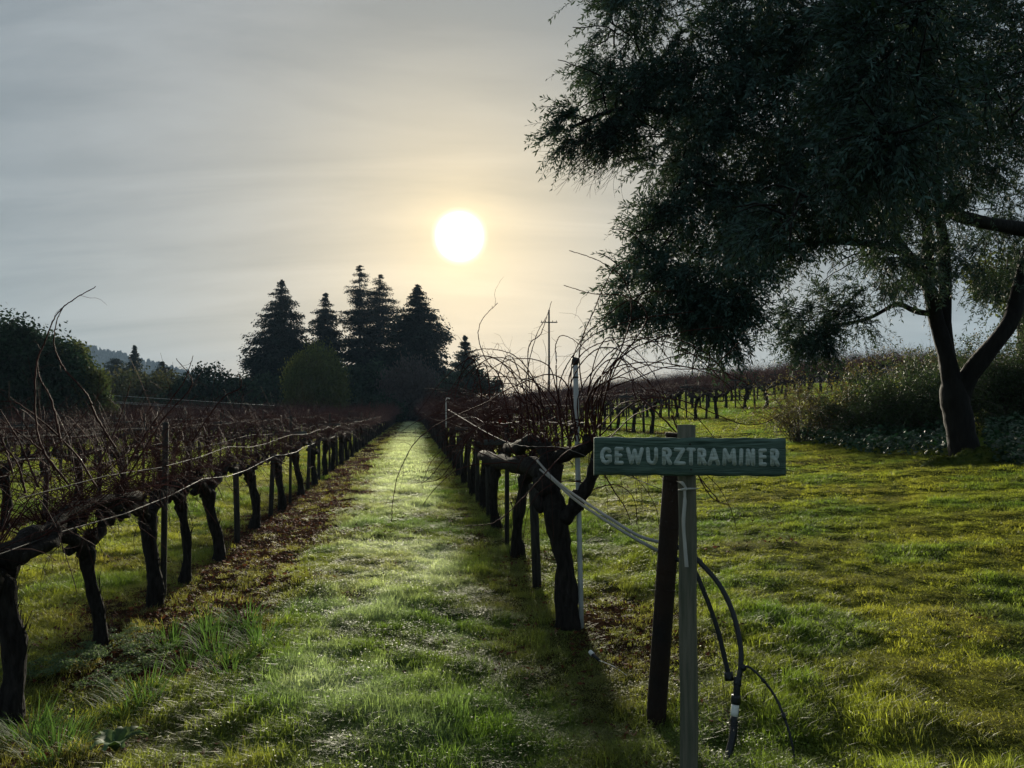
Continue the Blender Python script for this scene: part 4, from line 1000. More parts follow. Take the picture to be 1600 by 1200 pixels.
def hoses():
    b = P(1140, 1190, 3.55); b[2] = gz1(b[0], b[1])
    r = empty('irrigation_hose', b, label='black irrigation hoses looping down right of the sign post', cat='hose')
    def hose(pl, rad, nm, n=26, m='hose'):
        p = smooth_path([P(*q) for q in pl], n) - b
        return tubes(MB(), p, np.full(n, rad), 10, cap=True).build(nm, M[m], r, smooth=True)
    hose([(1046, 850, 3.95), (1075, 862, 3.95), (1095, 880, 3.9), (1125, 915, 3.8), (1146, 960, 3.72), (1157, 1010, 3.66), (1157, 1045, 3.62), (1152, 1068, 3.6)], 0.0125, 'upper_hose')
    hose([(1046, 870, 3.95), (1080, 885, 3.9), (1100, 925, 3.82), (1120, 980, 3.75), (1135, 1040, 3.66), (1139, 1056, 3.64)], 0.0115, 'lower_hose', m='hose_grey')
    hose([(1138, 1050, 3.645), (1140, 1064, 3.63)], 0.021, 'end_cap', 4)
    hose([(1153, 1058, 3.61), (1152, 1072, 3.6)], 0.018, 'collar', 4)
    hose([(1152, 1070, 3.6), (1150, 1098, 3.58)], 0.0165, 'coupling', 5, 'hose_grey')
    hose([(1150, 1086, 3.585), (1149, 1100, 3.58)], 0.021, 'clamp', 4)
    hose([(1149, 1099, 3.58), (1147, 1119, 3.57)], 0.0175, 'white_sleeve', 4, 'white_plastic')
    hose([(1147, 1119, 3.57), (1146, 1145, 3.55), (1140, 1172, 3.52), (1130, 1205, 3.46)], 0.0165, 'riser', 12)
    tw = MB()
    for q in range(6):
        yq = 1128 + q * 5; c = P(1146, yq, 3.56) - b; t = np.linspace(0, 6.28, 14)
        tubes(tw, c + np.stack([0.020 * np.cos(t), 0.020 * np.sin(t), 0.004 * np.sin(t + q)], 1), np.full(14, 0.0013), 4)
    for q in range(7):
        c = P(1146 + rng.normal(0, 2), 1130 + rng.uniform(0, 30), 3.54) - b
        p2, r2 = grow_canes(c[None], rng.normal(0, 1, (1, 3)), 0.08, 6, 0.0011, 0.3, 0.3); tubes(tw, p2, r2, 4)
    tw.build('tie_wire', M['wire'], r)
    d = empty('drip_line', P(1160, 1042, 3.62), label='thin black drip tube curving from the hose to the lawn', cat='hose')
    b2 = np.array(d.location)
    p = smooth_path([P(1159, 1044, 3.62), P(1170, 1042, 3.6), P(1190, 1060, 3.55), P(1212, 1090, 3.5), P(1232, 1140, 3.42), P(1243, 1192, 3.38), P(1247, 1215, 3.36)], 30) - b2
    tubes(MB(), p, np.full(30, 0.0058), 8, cap=True).build('tube', M['hose'], d, smooth=True)
    tubes(MB(), p[:4], [0.016, 0.017, 0.015, 0.008], 10, cap=True).build('fitting', M['hose'], d)
    for i in (10, 17, 23, 26): tubes(MB(), [p[i], p[i + 1]], [0.010, 0.008], 8, cap=True).build('emitter', M['hose'], d)
    lw = smooth_path([P(1098, 900, 3.8), P(1110, 960, 3.75), P(1125, 1040, 3.68), P(1140, 1130, 3.6)], 20)
    tubes(MB(), lw, np.full(20, 0.0013), 4).build('loose_wire', M['wire'], origin=lw[0], label='thin wire hanging beside the black hoses', cat='wire')
    # black hoses, sun glare coloured in pale, stretched from the vine to the leaning post
    labs = ['upper stretched pale hose between first vine and leaning post', 'lower stretched pale hose between first vine and leaning post', 'thin wire stretched above the two pale hoses']
    for (pl, rad, lb) in (([(838, 718, 5.8), (862, 745, 5.4), (890, 768, 5.0), (950, 808, 4.4), (1000, 838, 4.1), (1046, 850, 3.95)], 0.0088, labs[0]),
                          ([(842, 732, 5.8), (866, 752, 5.4), (895, 778, 5.0), (935, 806, 4.5), (990, 840, 4.1), (1046, 870, 3.95)], 0.0088, labs[1]),
                          ([(700, 640, 9.0), (790, 690, 6.2), (880, 700, 5.2), (960, 735, 4.6), (1035, 765, 4.0)], 0.0022, labs[2])):
        p = smooth_path([P(*q) for q in pl], 30)
        o = tubes(MB(), p, np.full(30, rad), 10, cap=True).build('stretched_hose' if rad > .005 else 'guy_wire', M['hose_pale'] if rad > .005 else M['wire'], origin=p[0], smooth=True, label=lb, cat='hose' if rad > .005 else 'wire')
    # sprinkler stub in the grass
    sb = P(926, 1012, 5.0); sb[2] = gz1(sb[0], sb[1]) + 0.03
    sp = empty('drip_stub', sb, label='small black and white irrigation fitting lying in the grass', cat='fitting')
    tubes(MB(), [(0, 0, 0.02), (0.035, -0.05, 0.0)], [0.012, 0.010], 8, cap=True).build('body', M['hose'], sp)
    tubes(MB(), [(-0.016, 0.02, 0.035), (0, 0, 0.02)], [0.013, 0.016], 8, cap=True).build('tip', M['white_plastic'], sp)
    tubes(MB(), smooth_path([(0.035, -0.05, 0.0), (0.12, -0.2, 0.005), (0.22, -0.36, -0.03)], 10), np.full(10, 0.002), 5).build('tube', M['white_plastic'], sp)
    # white crook pipe far along the right row
    cb = base_at(697, 13.5)
    cp = smooth_path([P(697, 668, 13.5), P(697, 640, 13.5), P(697, 625, 13.5), P(699, 622, 13.5), P(703, 623, 13.5)], 16)
    tubes(MB(), cp, np.full(16, 0.009), 8, cap=True).build('crook_pipe', M['white_plastic'], origin=cp[0], label='white pipe with a bent top standing in the right row', cat='pipe')
hoses()

# ------------------------------------------------------------------ olive tree, shrubs, ivy
def olive():
    Y0 = 11.4
    b = base_at(1508, Y0); b[2] -= 0.02
    root = empty('olive_tree', b, label='big dark olive tree with leaning forked trunk on the right', cat='tree')
    T = MB()
    def limb(pl, r0, r1, n=20, k=10, lump=0.08):
        p = smooth_path([P(*q) for q in pl], n) - b
        tubes(T, p, np.linspace(r0, r1, n), k, lump=lump); return p
    t = np.linspace(0, 1, 26)
    p = smooth_path([P(1512, 722, Y0), P(1504, 690, Y0), P(1498, 655, Y0), P(1490, 615, Y0), P(1484, 570, Y0)], 26) - b
    tubes(T, p, 0.195 + 0.075 * np.exp(-t * 9) + 0.03 * (t > 0.5) * (t - 0.5) - 0.105 * vsmooth(0.66, 1, t), 14, cap=True, lump=0.05)
    limb([(1493, 640, Y0), (1487, 600, Y0), (1478, 550, Y0), (1463, 500, Y0), (1455, 460, Y0 - .2), (1438, 425, Y0 - .5), (1415, 395, Y0 - 1), (1370, 330, Y0 - 1.8), (1290, 250, Y0 - 2.6)], 0.150, 0.04, 26)
    limb([(1492, 635, Y0 + .02), (1485, 590, Y0 + .05), (1476, 520, Y0 + .1), (1477, 450, Y0 + .1), (1474, 380, Y0), (1465, 320, Y0 - .2), (1462, 250, Y0 - .5), (1450, 120, Y0 - 1)], 0.128, 0.045, 26)
    limb([(1445, 430, Y0 - .4), (1450, 380, Y0 - .6), (1440, 320, Y0 - .8), (1400, 200, Y0 - 1.5), (1340, 80, Y0 - 2)], 0.09, 0.04)
    limb([(1498, 650, Y0), (1503, 612, Y0), (1524, 572, Y0 - .1), (1560, 530, Y0 - .2), (1582, 495, Y0 - .2), (1592, 450, Y0 - .1), (1606, 400, Y0), (1640, 300, Y0), (1680, 180, Y0)], 0.150, 0.07, 26)
    limb([(1650, 370, Y0 - .2), (1600, 358, Y0 - .4), (1550, 350, Y0 - .8), (1500, 338, Y0 - 1.2), (1460, 318, Y0 - 1.6), (1400, 270, Y0 - 2.6), (1300, 200, Y0 - 3.8)], 0.11, 0.05, 26)
    limb([(1452, 490, Y0), (1430, 486, Y0 - .1), (1405, 475, Y0 - .3), (1390, 480, Y0 - .4), (1350, 500, Y0 - .5), (1290, 510, Y0 - .6)], 0.045, 0.02)
    limb([(1415, 395, Y0 - 1), (1350, 380, Y0 - 2), (1250, 380, Y0 - 3), (1150, 420, Y0 - 3.4), (1060, 470, Y0 - 3.6)], 0.055, 0.02)
    limb([(1370, 330, Y0 - 1.8), (1250, 250, Y0 - 3), (1120, 190, Y0 - 3.5), (980, 170, Y0 - 3.6), (890, 200, Y0 - 3.6)], 0.06, 0.015)
    limb([(1400, 270, Y0 - 2.6), (1380, 180, Y0 - 4.5), (1400, 100, Y0 - 5.5)], 0.05, 0.02)
    limb([(1340, 80, Y0 - 2), (1200, -20, Y0 - 3), (1050, -40, Y0 - 3.5)], 0.05, 0.02)
    T.build('trunk', M['olive_bark'], root, smooth=True)
    # crown: twigs with paired narrow leaves, gathered in the boughs
    lobes = [  # px, py, Y, rx, ry, ry depth(m), sprigs
        (965, 160, 7.8, 75, 55, 0.7, 360), (918, 195, 7.8, 38, 30, 0.45, 160), (1000, 60, 8.0, 90, 75, 0.8, 420), (960, 20, 8.0, 45, 50, 0.6, 120), (1080, 140, 7.8, 110, 110, 1.0, 700),
        (1065, 290, 7.8, 90, 75, 0.9, 330), (1015, 360, 7.6, 50, 62, 0.6, 110), (1080, 430, 7.6, 105, 75, 0.9, 520), (1090, 500, 7.6, 90, 55, 0.8, 430), (1005, 450, 7.5, 55, 50, 0.5, 80), (1125, 468, 7.8, 36, 50, 0.5, 150),
        (1170, 330, 7.8, 115, 100, 1.1, 720), (1200, 180, 7.6, 130, 140, 1.2, 900), (1180, 40, 7.8, 150, 90, 1.2, 760), (1330, 60, 7.4, 130, 120, 1.3, 760), (1330, 240, 7.6, 120, 120, 1.2, 720),
        (1270, 335, 8.4, 80, 60, 0.9, 330), (1350, 380, 9.0, 80, 48, 0.9, 260), (1270, 500, 10.6, 62, 46, 0.6, 300), (1265, 525, 10.6, 45, 32, 0.5, 150), (1320, 480, 10.6, 50, 36, 0.5, 110), (1380, 445, 10.4, 50, 30, 0.6, 90),
        (1470, 120, 9.4, 140, 130, 1.4, 520), (1560, 80, 9.6, 130, 150, 1.4, 520), (1450, 260, 9.6, 110, 90, 1.2, 360), (1590, 200, 10.2, 90, 80, 1.2, 190), (1540, 400, 11.6, 70, 62, 0.8, 260), (1600, 420, 12.0, 60, 60, 0.8, 200), (1420, 390, 10.4, 60, 50, 0.8, 160), (1560, 320, 11.4, 90, 40, 0.9, 150),
        (1390, 110, 4.9, 85, 95, 0.5, 300), (1380, 220, 4.8, 60, 60, 0.4, 130), (1250, 330, 5.6, 70, 50, 0.5, 110), (1450, 20, 4.8, 90, 60, 0.5, 150), (1560, 130, 5.4, 90, 130, 0.6, 80)]
    cr = MB()
    base, drc, nr, ln = [], [], [], []
    tw, twr = [], []
    for px, py, Y, rx, ry, rd, n in lobes:
        n = int(n * (2.8 if px > 1400 and Y > 9 and py < 300 else 1.6 if px > 1400 and Y > 9 else 1.08))
        c = P(px, py, Y); r = np.array([rx * Y / F, rd, ry * Y / F])
        kc = max(5, n // 26)
        qc = unit(rng.normal(0, 1, (kc, 3))) * rng.uniform(0, 1, (kc, 1)) ** 0.38
        q = qc[rng.integers(0, kc, n)] + rng.normal(0, 1, (n, 3)) * rng.uniform(0.06, 0.19, (n, 1))
        q *= (1 + 0.18 * np.sin(6 * q[:, 0:1] + px) * np.sin(5 * q[:, 2:3] + py))
        s0 = c + q * r
        d = unit(q * [1, 0.6, 0.8] + rng.normal(0, 0.55, (n, 3)) + np.array([-0.15, 0, -0.25]))
        L = rng.uniform(0.16, 0.40, n)
        m = 11
        t = np.linspace(0.05, 1, m)
        sag = np.array([0, 0, -1.0])
        axis = s0[:, None, :] + d[:, None, :] * (L[:, None] * t)[..., None] + sag * ((L[:, None] * t ** 2) * 0.28)[..., None]
        tang = unit(d[:, None, :] + sag * (2 * 0.28 * t)[None, :, None])
        side = unit(np.cross(tang, rng.normal(0, 1, (n, 1, 3))))
        up = np.cross(side, tang)
        for sgn in (-1, 1):
            a = (t * 40 * 1.0)[None, :, None]
            ld = unit(tang * 0.85 + sgn * (side * np.cos(np.arange(m) * 1.57)[None, :, None] + up * np.sin(np.arange(m) * 1.57)[None, :, None]) * 0.75 + rng.normal(0, 0.2, (n, m, 3)))
            base.append((axis + rng.normal(0, .002, axis.shape)).reshape(-1, 3)); drc.append(ld.reshape(-1, 3)); nr.append((up + rng.normal(0, 0.6, up.shape)).reshape(-1, 3)); ln.append(rng.uniform(0.030, 0.078, n * m))
        base.append(axis[:, -1]); drc.append(tang[:, -1]); nr.append(up[:, -1]); ln.append(rng.uniform(0.03, 0.055, n))
        tw.append(axis[:, [0, 3, 7, 10]]); twr.append(np.broadcast_to([0.003, 0.0025, 0.002, 0.0012], (n, 4)))
    base = np.concatenate(base) - b; drc = np.concatenate(drc); nr = np.concatenate(nr); ln = np.concatenate(ln)
    leaves(cr, base, drc, nr, ln, ln * 0.26, 0.12)
    print('olive leaves', len(base))
    cr.build('crown', M['olive_leaf'], root, kind='stuff')
    tm = MB(); tubes(tm, np.concatenate(tw) - b, np.concatenate(twr), 3)
    # bare hanging twigs under the left bough
    m = 190
    st = np.stack([P(x_, y_, yy) for x_, y_, yy in zip(rng.uniform(905, 990, m), rng.uniform(195, 250, m), rng.uniform(7.4, 8.1, m))])
    d = np.stack([rng.normal(-0.75, 0.35, m), rng.normal(0, 0.3, m), rng.uniform(-1.0, -0.2, m)], 1)
    pts, rad = grow_canes(st, d, rng.uniform(0.25, 0.62, m), 10, 0.0026, rng.uniform(-0.15, 0.1, m), 0.12); tubes(tm, pts - b, rad, 3)
    # branchlets filling the boughs
    for px, py, Y, rx, ry, rd, n in lobes:
        k = 8; c = P(px, py, Y); r = np.array([rx * Y / F, rd, ry * Y / F])
        st = c + rng.normal(0, 0.25, (k, 3)) * r; d = rng.normal(0, 1, (k, 3)) + [-0.3, 0, 0]
        pts, rad = grow_canes(st, d, r.mean() * rng.uniform(0.8, 1.3, k), 9, 0.010, 0.1, 0.18); tubes(tm, pts - b, rad, 4)
    tm.build('twigs', M['olive_bark'], root, kind='stuff')
olive()

def shrub(px, py_top, Y, rx, label, leafm, stems=60, leafn=2600, spread=1.0, leaf=0.045, hmul=1.0, stemvis=1.0):
    b = base_at(px, Y); H = (P(px, py_top, Y)[2] - b[2]) * hmul; R = rx * Y / F
    root = empty('shrub', b, label=label, cat='shrub', group='shrubs behind the lawn')
    leafn = int(leafn * 1.7); m = stems
    a = rng.uniform(0, 6.28, m); rr = rng.uniform(0, 0.3, m) * R
    st = np.stack([np.cos(a) * rr, np.sin(a) * rr * 0.8, np.zeros(m)], 1)
    st[:, 2] = gz(st[:, 0] + b[0], st[:, 1] + b[1]) - b[2] - 0.03
    d = np.stack([np.cos(a) * rng.uniform(0.1, 1.0, m) * spread, np.sin(a) * rng.uniform(0.1, 1.0, m) * spread, np.full(m, 1.1)], 1)
    pts, rad = grow_canes(st, d, np.minimum(H * rng.uniform(0.65, 1.08, m), 4), 12, rng.uniform(0.004, 0.008, m) * stemvis, rng.uniform(0.05, 0.4, m), 0.07)
    S_ = MB(); tubes(S_, pts, rad, 4)
    k = stems * 6; ci = rng.integers(0, m, k); cj = rng.integers(4, 11, k)
    p2, r2 = grow_canes(pts[ci, cj], rng.normal(0, 1, (k, 3)) + [0, 0, .3], rng.uniform(0.15, 0.55, k) * min(1.2, H), 6, 0.0028, 0.2, 0.2); tubes(S_, p2, r2, 3)
    S_.build('stems', M['shrub_stem'], root)
    allp = np.concatenate([pts[:, 4:].reshape(-1, 3), p2.reshape(-1, 3), p2.reshape(-1, 3)])
    c = allp[rng.integers(0, len(allp), leafn)] + rng.normal(0, 0.045, (leafn, 3))
    f = MB(); leaves(f, c, rng.normal(0, 1, (leafn, 3)) + [0, 0, -0.2], rng.normal(0, 1, (leafn, 3)) + [0, 0, 0.6], leaf * rng.uniform(0.6, 1.4, leafn), leaf * 0.6, 0.2)
    f.build('foliage', M[leafm], root, kind='stuff')
shrub(1250, 566, 16.4, 52, 'brownish arching shrub at the left end of the shrub bed', 'shrub_brown', 80, 1500)
shrub(1308, 556, 16.6, 50, 'yellowish brown shrub second in the bed', 'shrub_brown', 80, 3400)
shrub(1362, 560, 15.6, 48, 'mixed green and gold shrub in the middle of the bed', 'shrub_green', 60, 5000)
shrub(1412, 546, 15.0, 46, 'dark green shrub left of the olive trunk', 'shrub_green', 60, 8000)
shrub(1460, 538, 14.4, 40, 'dark leafy shrub right behind the olive trunk', 'shrub_green', 60, 8000)
shrub(1440, 488, 17.5, 90, 'tall thin twiggy shrub showing against the sky', 'shrub_brown', 60, 3000, spread=0.8)
shrub(1545, 508, 15.2, 48, 'green shrub just right of the olive trunk', 'shrub_green', 80, 13000)
shrub(1600, 498, 14.6, 52, 'large green shrub at the right edge', 'shrub_green', 90, 14000)
shrub(1570, 500, 18.0, 90, 'tall sparse shrub behind the right fork of the olive', 'shrub_brown', 60, 2600, spread=0.8)

def ivy(poly, label, n):
    """glossy ground cover; poly in photograph pixels on the ground"""
    xs, ys = [], []
    mb = MB(); pts = []
    P_ = np.array(poly, float)
    # map picture polygon corners to ground points
    W_ = []
    for px, py in P_:
        Y = 12.0
        for _ in range(30):
            x = (px - 800) / F * Y; z = gz1(x, Y); d = P(px, py, Y)[2] - z
            Y += d * 6
        W_.append(((px - 800) / F * Y, Y))
    W_ = np.array(W_); lo, hi = W_.min(0), W_.max(0)
    c = []
    while len(c) < n:
        q = rng.uniform(lo, hi, (4000, 2)); ins = np.zeros(4000, bool); j = len(W_) - 1
        for i in range(len(W_)):
            a, bb = W_[i], W_[j]
            cond = ((a[1] > q[:, 1]) != (bb[1] > q[:, 1])) & (q[:, 0] < (bb[0] - a[0]) * (q[:, 1] - a[1]) / (bb[1] - a[1] + 1e-9) + a[0]); ins ^= cond; j = i
        c += list(q[ins])
    c = np.array(c[:n]); h = 0.17 + 0.15 * (0.5 + 0.5 * np.clip(fbm(c[:, 0], c[:, 1], 2.2, 4), -1, 1))
    z = gz(c[:, 0], c[:, 1]) + h * rng.uniform(0.15, 1.2, n)
    p = np.column_stack([c, z])
    leaves(mb, p, rng.normal(0, 1, (n, 3)) * [1, 1, 0.35] + [0, -0.3, -0.1], np.array([-0.3, -0.1, 0.9]) + rng.normal(0, 0.55, (n, 3)), rng.uniform(0.05, 0.10, n), rng.uniform(0.045, 0.075, n), 0.12)
    o = p.mean(0)
    mb.build('ivy', M['ivy'], origin=o, kind='stuff', label=label, cat='ivy')
ivy([(1228, 690), (1300, 662), (1400, 650), (1490, 655), (1496, 716), (1430, 716), (1360, 712), (1300, 702)], 'glossy dark ivy carpet between the lawn and the shrubs left of the trunk', 9000)
ivy([(1532, 655), (1610, 650), (1680, 660), (1680, 740), (1600, 735), (1545, 722)], 'glossy ground cover right of the olive trunk', 5000)

def moss_mound():
    b = base_at(1520, 11.0)
    def lump(cx, cy, rx, ry, h, lab, nm='mossy_mound'):
        mb = MB(); n = 26; k = 34
        o = np.array([cx, cy, gz1(cx, cy)])
        th = np.linspace(0, 2 * np.pi, k, endpoint=False); f = np.linspace(0, 1, n)
        Fm, TH = np.meshgrid(f, th, indexing='ij')
        X = Fm * rx * np.cos(TH); Y = Fm * ry * np.sin(TH)
        Z = h * np.sqrt(np.clip(1 - Fm ** 2, 0, 1)) * (1 + 0.35 * fbm(X * 3 + cx, Y * 3, 3.0, 5) * 0.6) + rng.normal(0, 0.006, X.shape)
        Z = Z + gz(X + cx, Y + cy) - o[2] - 0.02
        i = np.arange(n * k).reshape(n, k); j = np.roll(i, -1, 1)
        v = np.stack([X, Y, Z], -1).reshape(-1, 3)
        mb.add(v, np.stack([i[:-1], i[1:], j[1:], j[:-1]], -1).reshape(-1, 4))
        pick = v[rng.integers(0, len(v), 1500)] + rng.normal(0, 0.012, (1500, 3))
        flakes(mb, pick, 0.028, 0.8)
        mb.build(nm, M['moss'], at=o, label=lab, cat='moss', group='mossy mounds by the olive')
    lump(b[0] + 0.05, b[1] - 0.10, 0.50, 0.22, 0.20, 'bright green mossy mound at the foot of the olive trunk')
    lump(b[0] - 0.45, b[1] - 0.02, 0.34, 0.18, 0.12, 'low yellow green moss patch left of the mossy mound')
    lump(b[0] + 0.9, b[1] - 0.1, 0.42, 0.2, 0.12, 'flat mossy patch right of the olive trunk at the picture edge')
moss_mound()

# ------------------------------------------------------------------ grass and other ground cover
lib = bpy.data.collections.new('tuft_sources')       # never linked: only a source for the scatter
def blade_tuft(name, n, rad, h, wd, lean, mt, flat=0.0):
    mb = MB()
    a = rng.uniform(0, 6.28, n); r = rad * np.sqrt(rng.random(n))
    p = np.stack([np.cos(a) * r, np.sin(a) * r, np.full(n, -0.01)], 1)
    az = rng.uniform(0, 6.28, n); hh = h * rng.uniform(0.45, 1.25, n); le = lean * rng.uniform(0.2, 1.5, n) * hh
    out = np.stack([np.cos(az), np.sin(az), np.zeros(n)], 1); sd = np.stack([-np.sin(az + rng.normal(0, .5, n)), np.cos(az), np.zeros(n)], 1); sd = unit(sd)
    w0 = (wd * rng.uniform(0.7, 1.3, n))[:, None]
    mid = p + out * (le * 0.35)[:, None] + np.array([0, 0, 1.0]) * (hh * 0.62)[:, None]
    tip = p + out * le[:, None] + np.array([0, 0, 1.0]) * (hh * (1 - 0.25 * lean * rng.random(n)))[:, None]
    v = np.stack([p - sd * w0 / 2, p + sd * w0 / 2, mid - sd * w0 * 0.42, mid + sd * w0 * 0.42, tip], 1).reshape(-1, 3)
    i = np.arange(n)[:, None] * 5
    mb.add(v, i + [[0, 1, 3, 2]], i + [[2, 3, 4]])
    o = bpy.data.objects.new(name, mb.mesh(name, mt)); lib.objects.link(o); return o
def clover_tuft(name, n, rad, mt):
    mb = MB(); a = rng.uniform(0, 6.28, n); r = rad * np.sqrt(rng.random(n))
    p = np.stack([np.cos(a) * r, np.sin(a) * r, rng.uniform(0.01, 0.045, n)], 1)
    leaves(mb, p, rng.normal(0, 1, (n, 3)) * [1, 1, .3], rng.normal(0, 0.4, (n, 3)) + [0, 0, 1], rng.uniform(0.008, 0.017, n), rng.uniform(0.007, 0.013, n), 0.2)
    o = bpy.data.objects.new(name, mb.mesh(name, mt)); lib.objects.link(o); return o
for i in range(5): blade_tuft('tuft_%02d' % i, 64, 0.080, 0.040, 0.0028, 1.05, M['grass'])         # 0-4 short turf
for i in range(3): blade_tuft('tuft_%02d' % (5 + i), 56, 0.07, 0.068, 0.0030, 0.95, M['grass'])      # 5-7 longer
for i in range(3): blade_tuft('tuft_%02d' % (8 + i), 80, 0.24, 0.060, 0.008, 1.0, M['grass'])     # 8-10 wide, for the distance
for i in range(2): clover_tuft('tuft_%02d' % (11 + i), 34, 0.09, M['grass'])                        # 11-12 clover and small weeds
def leaf_litter(name, n, rad, size):
    mb = MB(); p = np.column_stack([rng.normal(0, rad, n), rng.normal(0, rad, n), rng.uniform(0.004, 0.03, n)])
    leaves(mb, p, rng.normal(0, 1, (n, 3)) * [1, 1, 0.3], rng.normal(0, 0.5, (n, 3)) + [0, 0, 1], size * rng.uniform(0.4, 1.2, n), size * rng.uniform(0.3, 0.8, n), 0.35)
    o = bpy.data.objects.new(name, mb.mesh(name, M['deadleaf'])); lib2.objects.link(o)
lib2 = bpy.data.collections.new('litter_sources')
for i in range(3): leaf_litter('litter_%02d' % i, 9, 0.09, 0.045)

def scatter(name, pts, idx, rot, scl, tint, coll, label, cat):
    me = bpy.data.meshes.new(name); me.vertices.add(len(pts)); me.vertices.foreach_set('co', pts.astype(np.float32).ravel())
    for nm, ty, val in (('idx', 'INT', idx.astype(np.int32)), ('rot', 'FLOAT_VECTOR', rot.astype(np.float32)), ('scl', 'FLOAT_VECTOR', scl.astype(np.float32)), ('tint', 'FLOAT_VECTOR', tint.astype(np.float32))):
        a = me.attributes.new(nm, ty, 'POINT'); a.data.foreach_set('value' if ty == 'INT' else 'vector', val.ravel())
    o = bpy.data.objects.new(name, me); C.objects.link(o)
    tag(o, label=label, cat=cat, kind='stuff')
    ng = bpy.data.node_groups.new(name + '_scatter', 'GeometryNodeTree')
    ng.interface.new_socket('Geometry', in_out='INPUT', socket_type='NodeSocketGeometry'); ng.interface.new_socket('Geometry', in_out='OUTPUT', socket_type='NodeSocketGeometry')
    N = ng.nodes.new; L = ng.links.new
    gi, go = N('NodeGroupInput'), N('NodeGroupOutput')
    ci = N('GeometryNodeCollectionInfo'); ci.inputs['Collection'].default_value = coll; ci.inputs['Separate Children'].default_value = True; ci.inputs['Reset Children'].default_value = True
    ip = N('GeometryNodeInstanceOnPoints'); ip.inputs['Pick Instance'].default_value = True
    def attr(nm, ty):
        n = N('GeometryNodeInputNamedAttribute'); n.data_type = ty; n.inputs['Name'].default_value = nm; return n.outputs['Attribute']
    L(gi.outputs[0], ip.inputs['Points']); L(ci.outputs[0], ip.inputs['Instance'])
    L(attr('idx', 'INT'), ip.inputs['Instance Index']); L(attr('rot', 'FLOAT_VECTOR'), ip.inputs['Rotation']); L(attr('scl', 'FLOAT_VECTOR'), ip.inputs['Scale'])
    L(ip.outputs[0], go.inputs[0])
    md = o.modifiers.new('scatter', 'NODES'); md.node_group = ng
    return o

def sample(y0, y1, n, half=0.80):
    y = np.sqrt(rng.uniform(y0 ** 2, y1 ** 2, n)); x = rng.uniform(-half, half, n) * y + rng.uniform(-0.5, 0.5, n)
    return x, y
def lerp(a, b, t): return np.asarray(a)[None, :] * (1 - t[:, None]) + np.asarray(b)[None, :] * t[:, None]

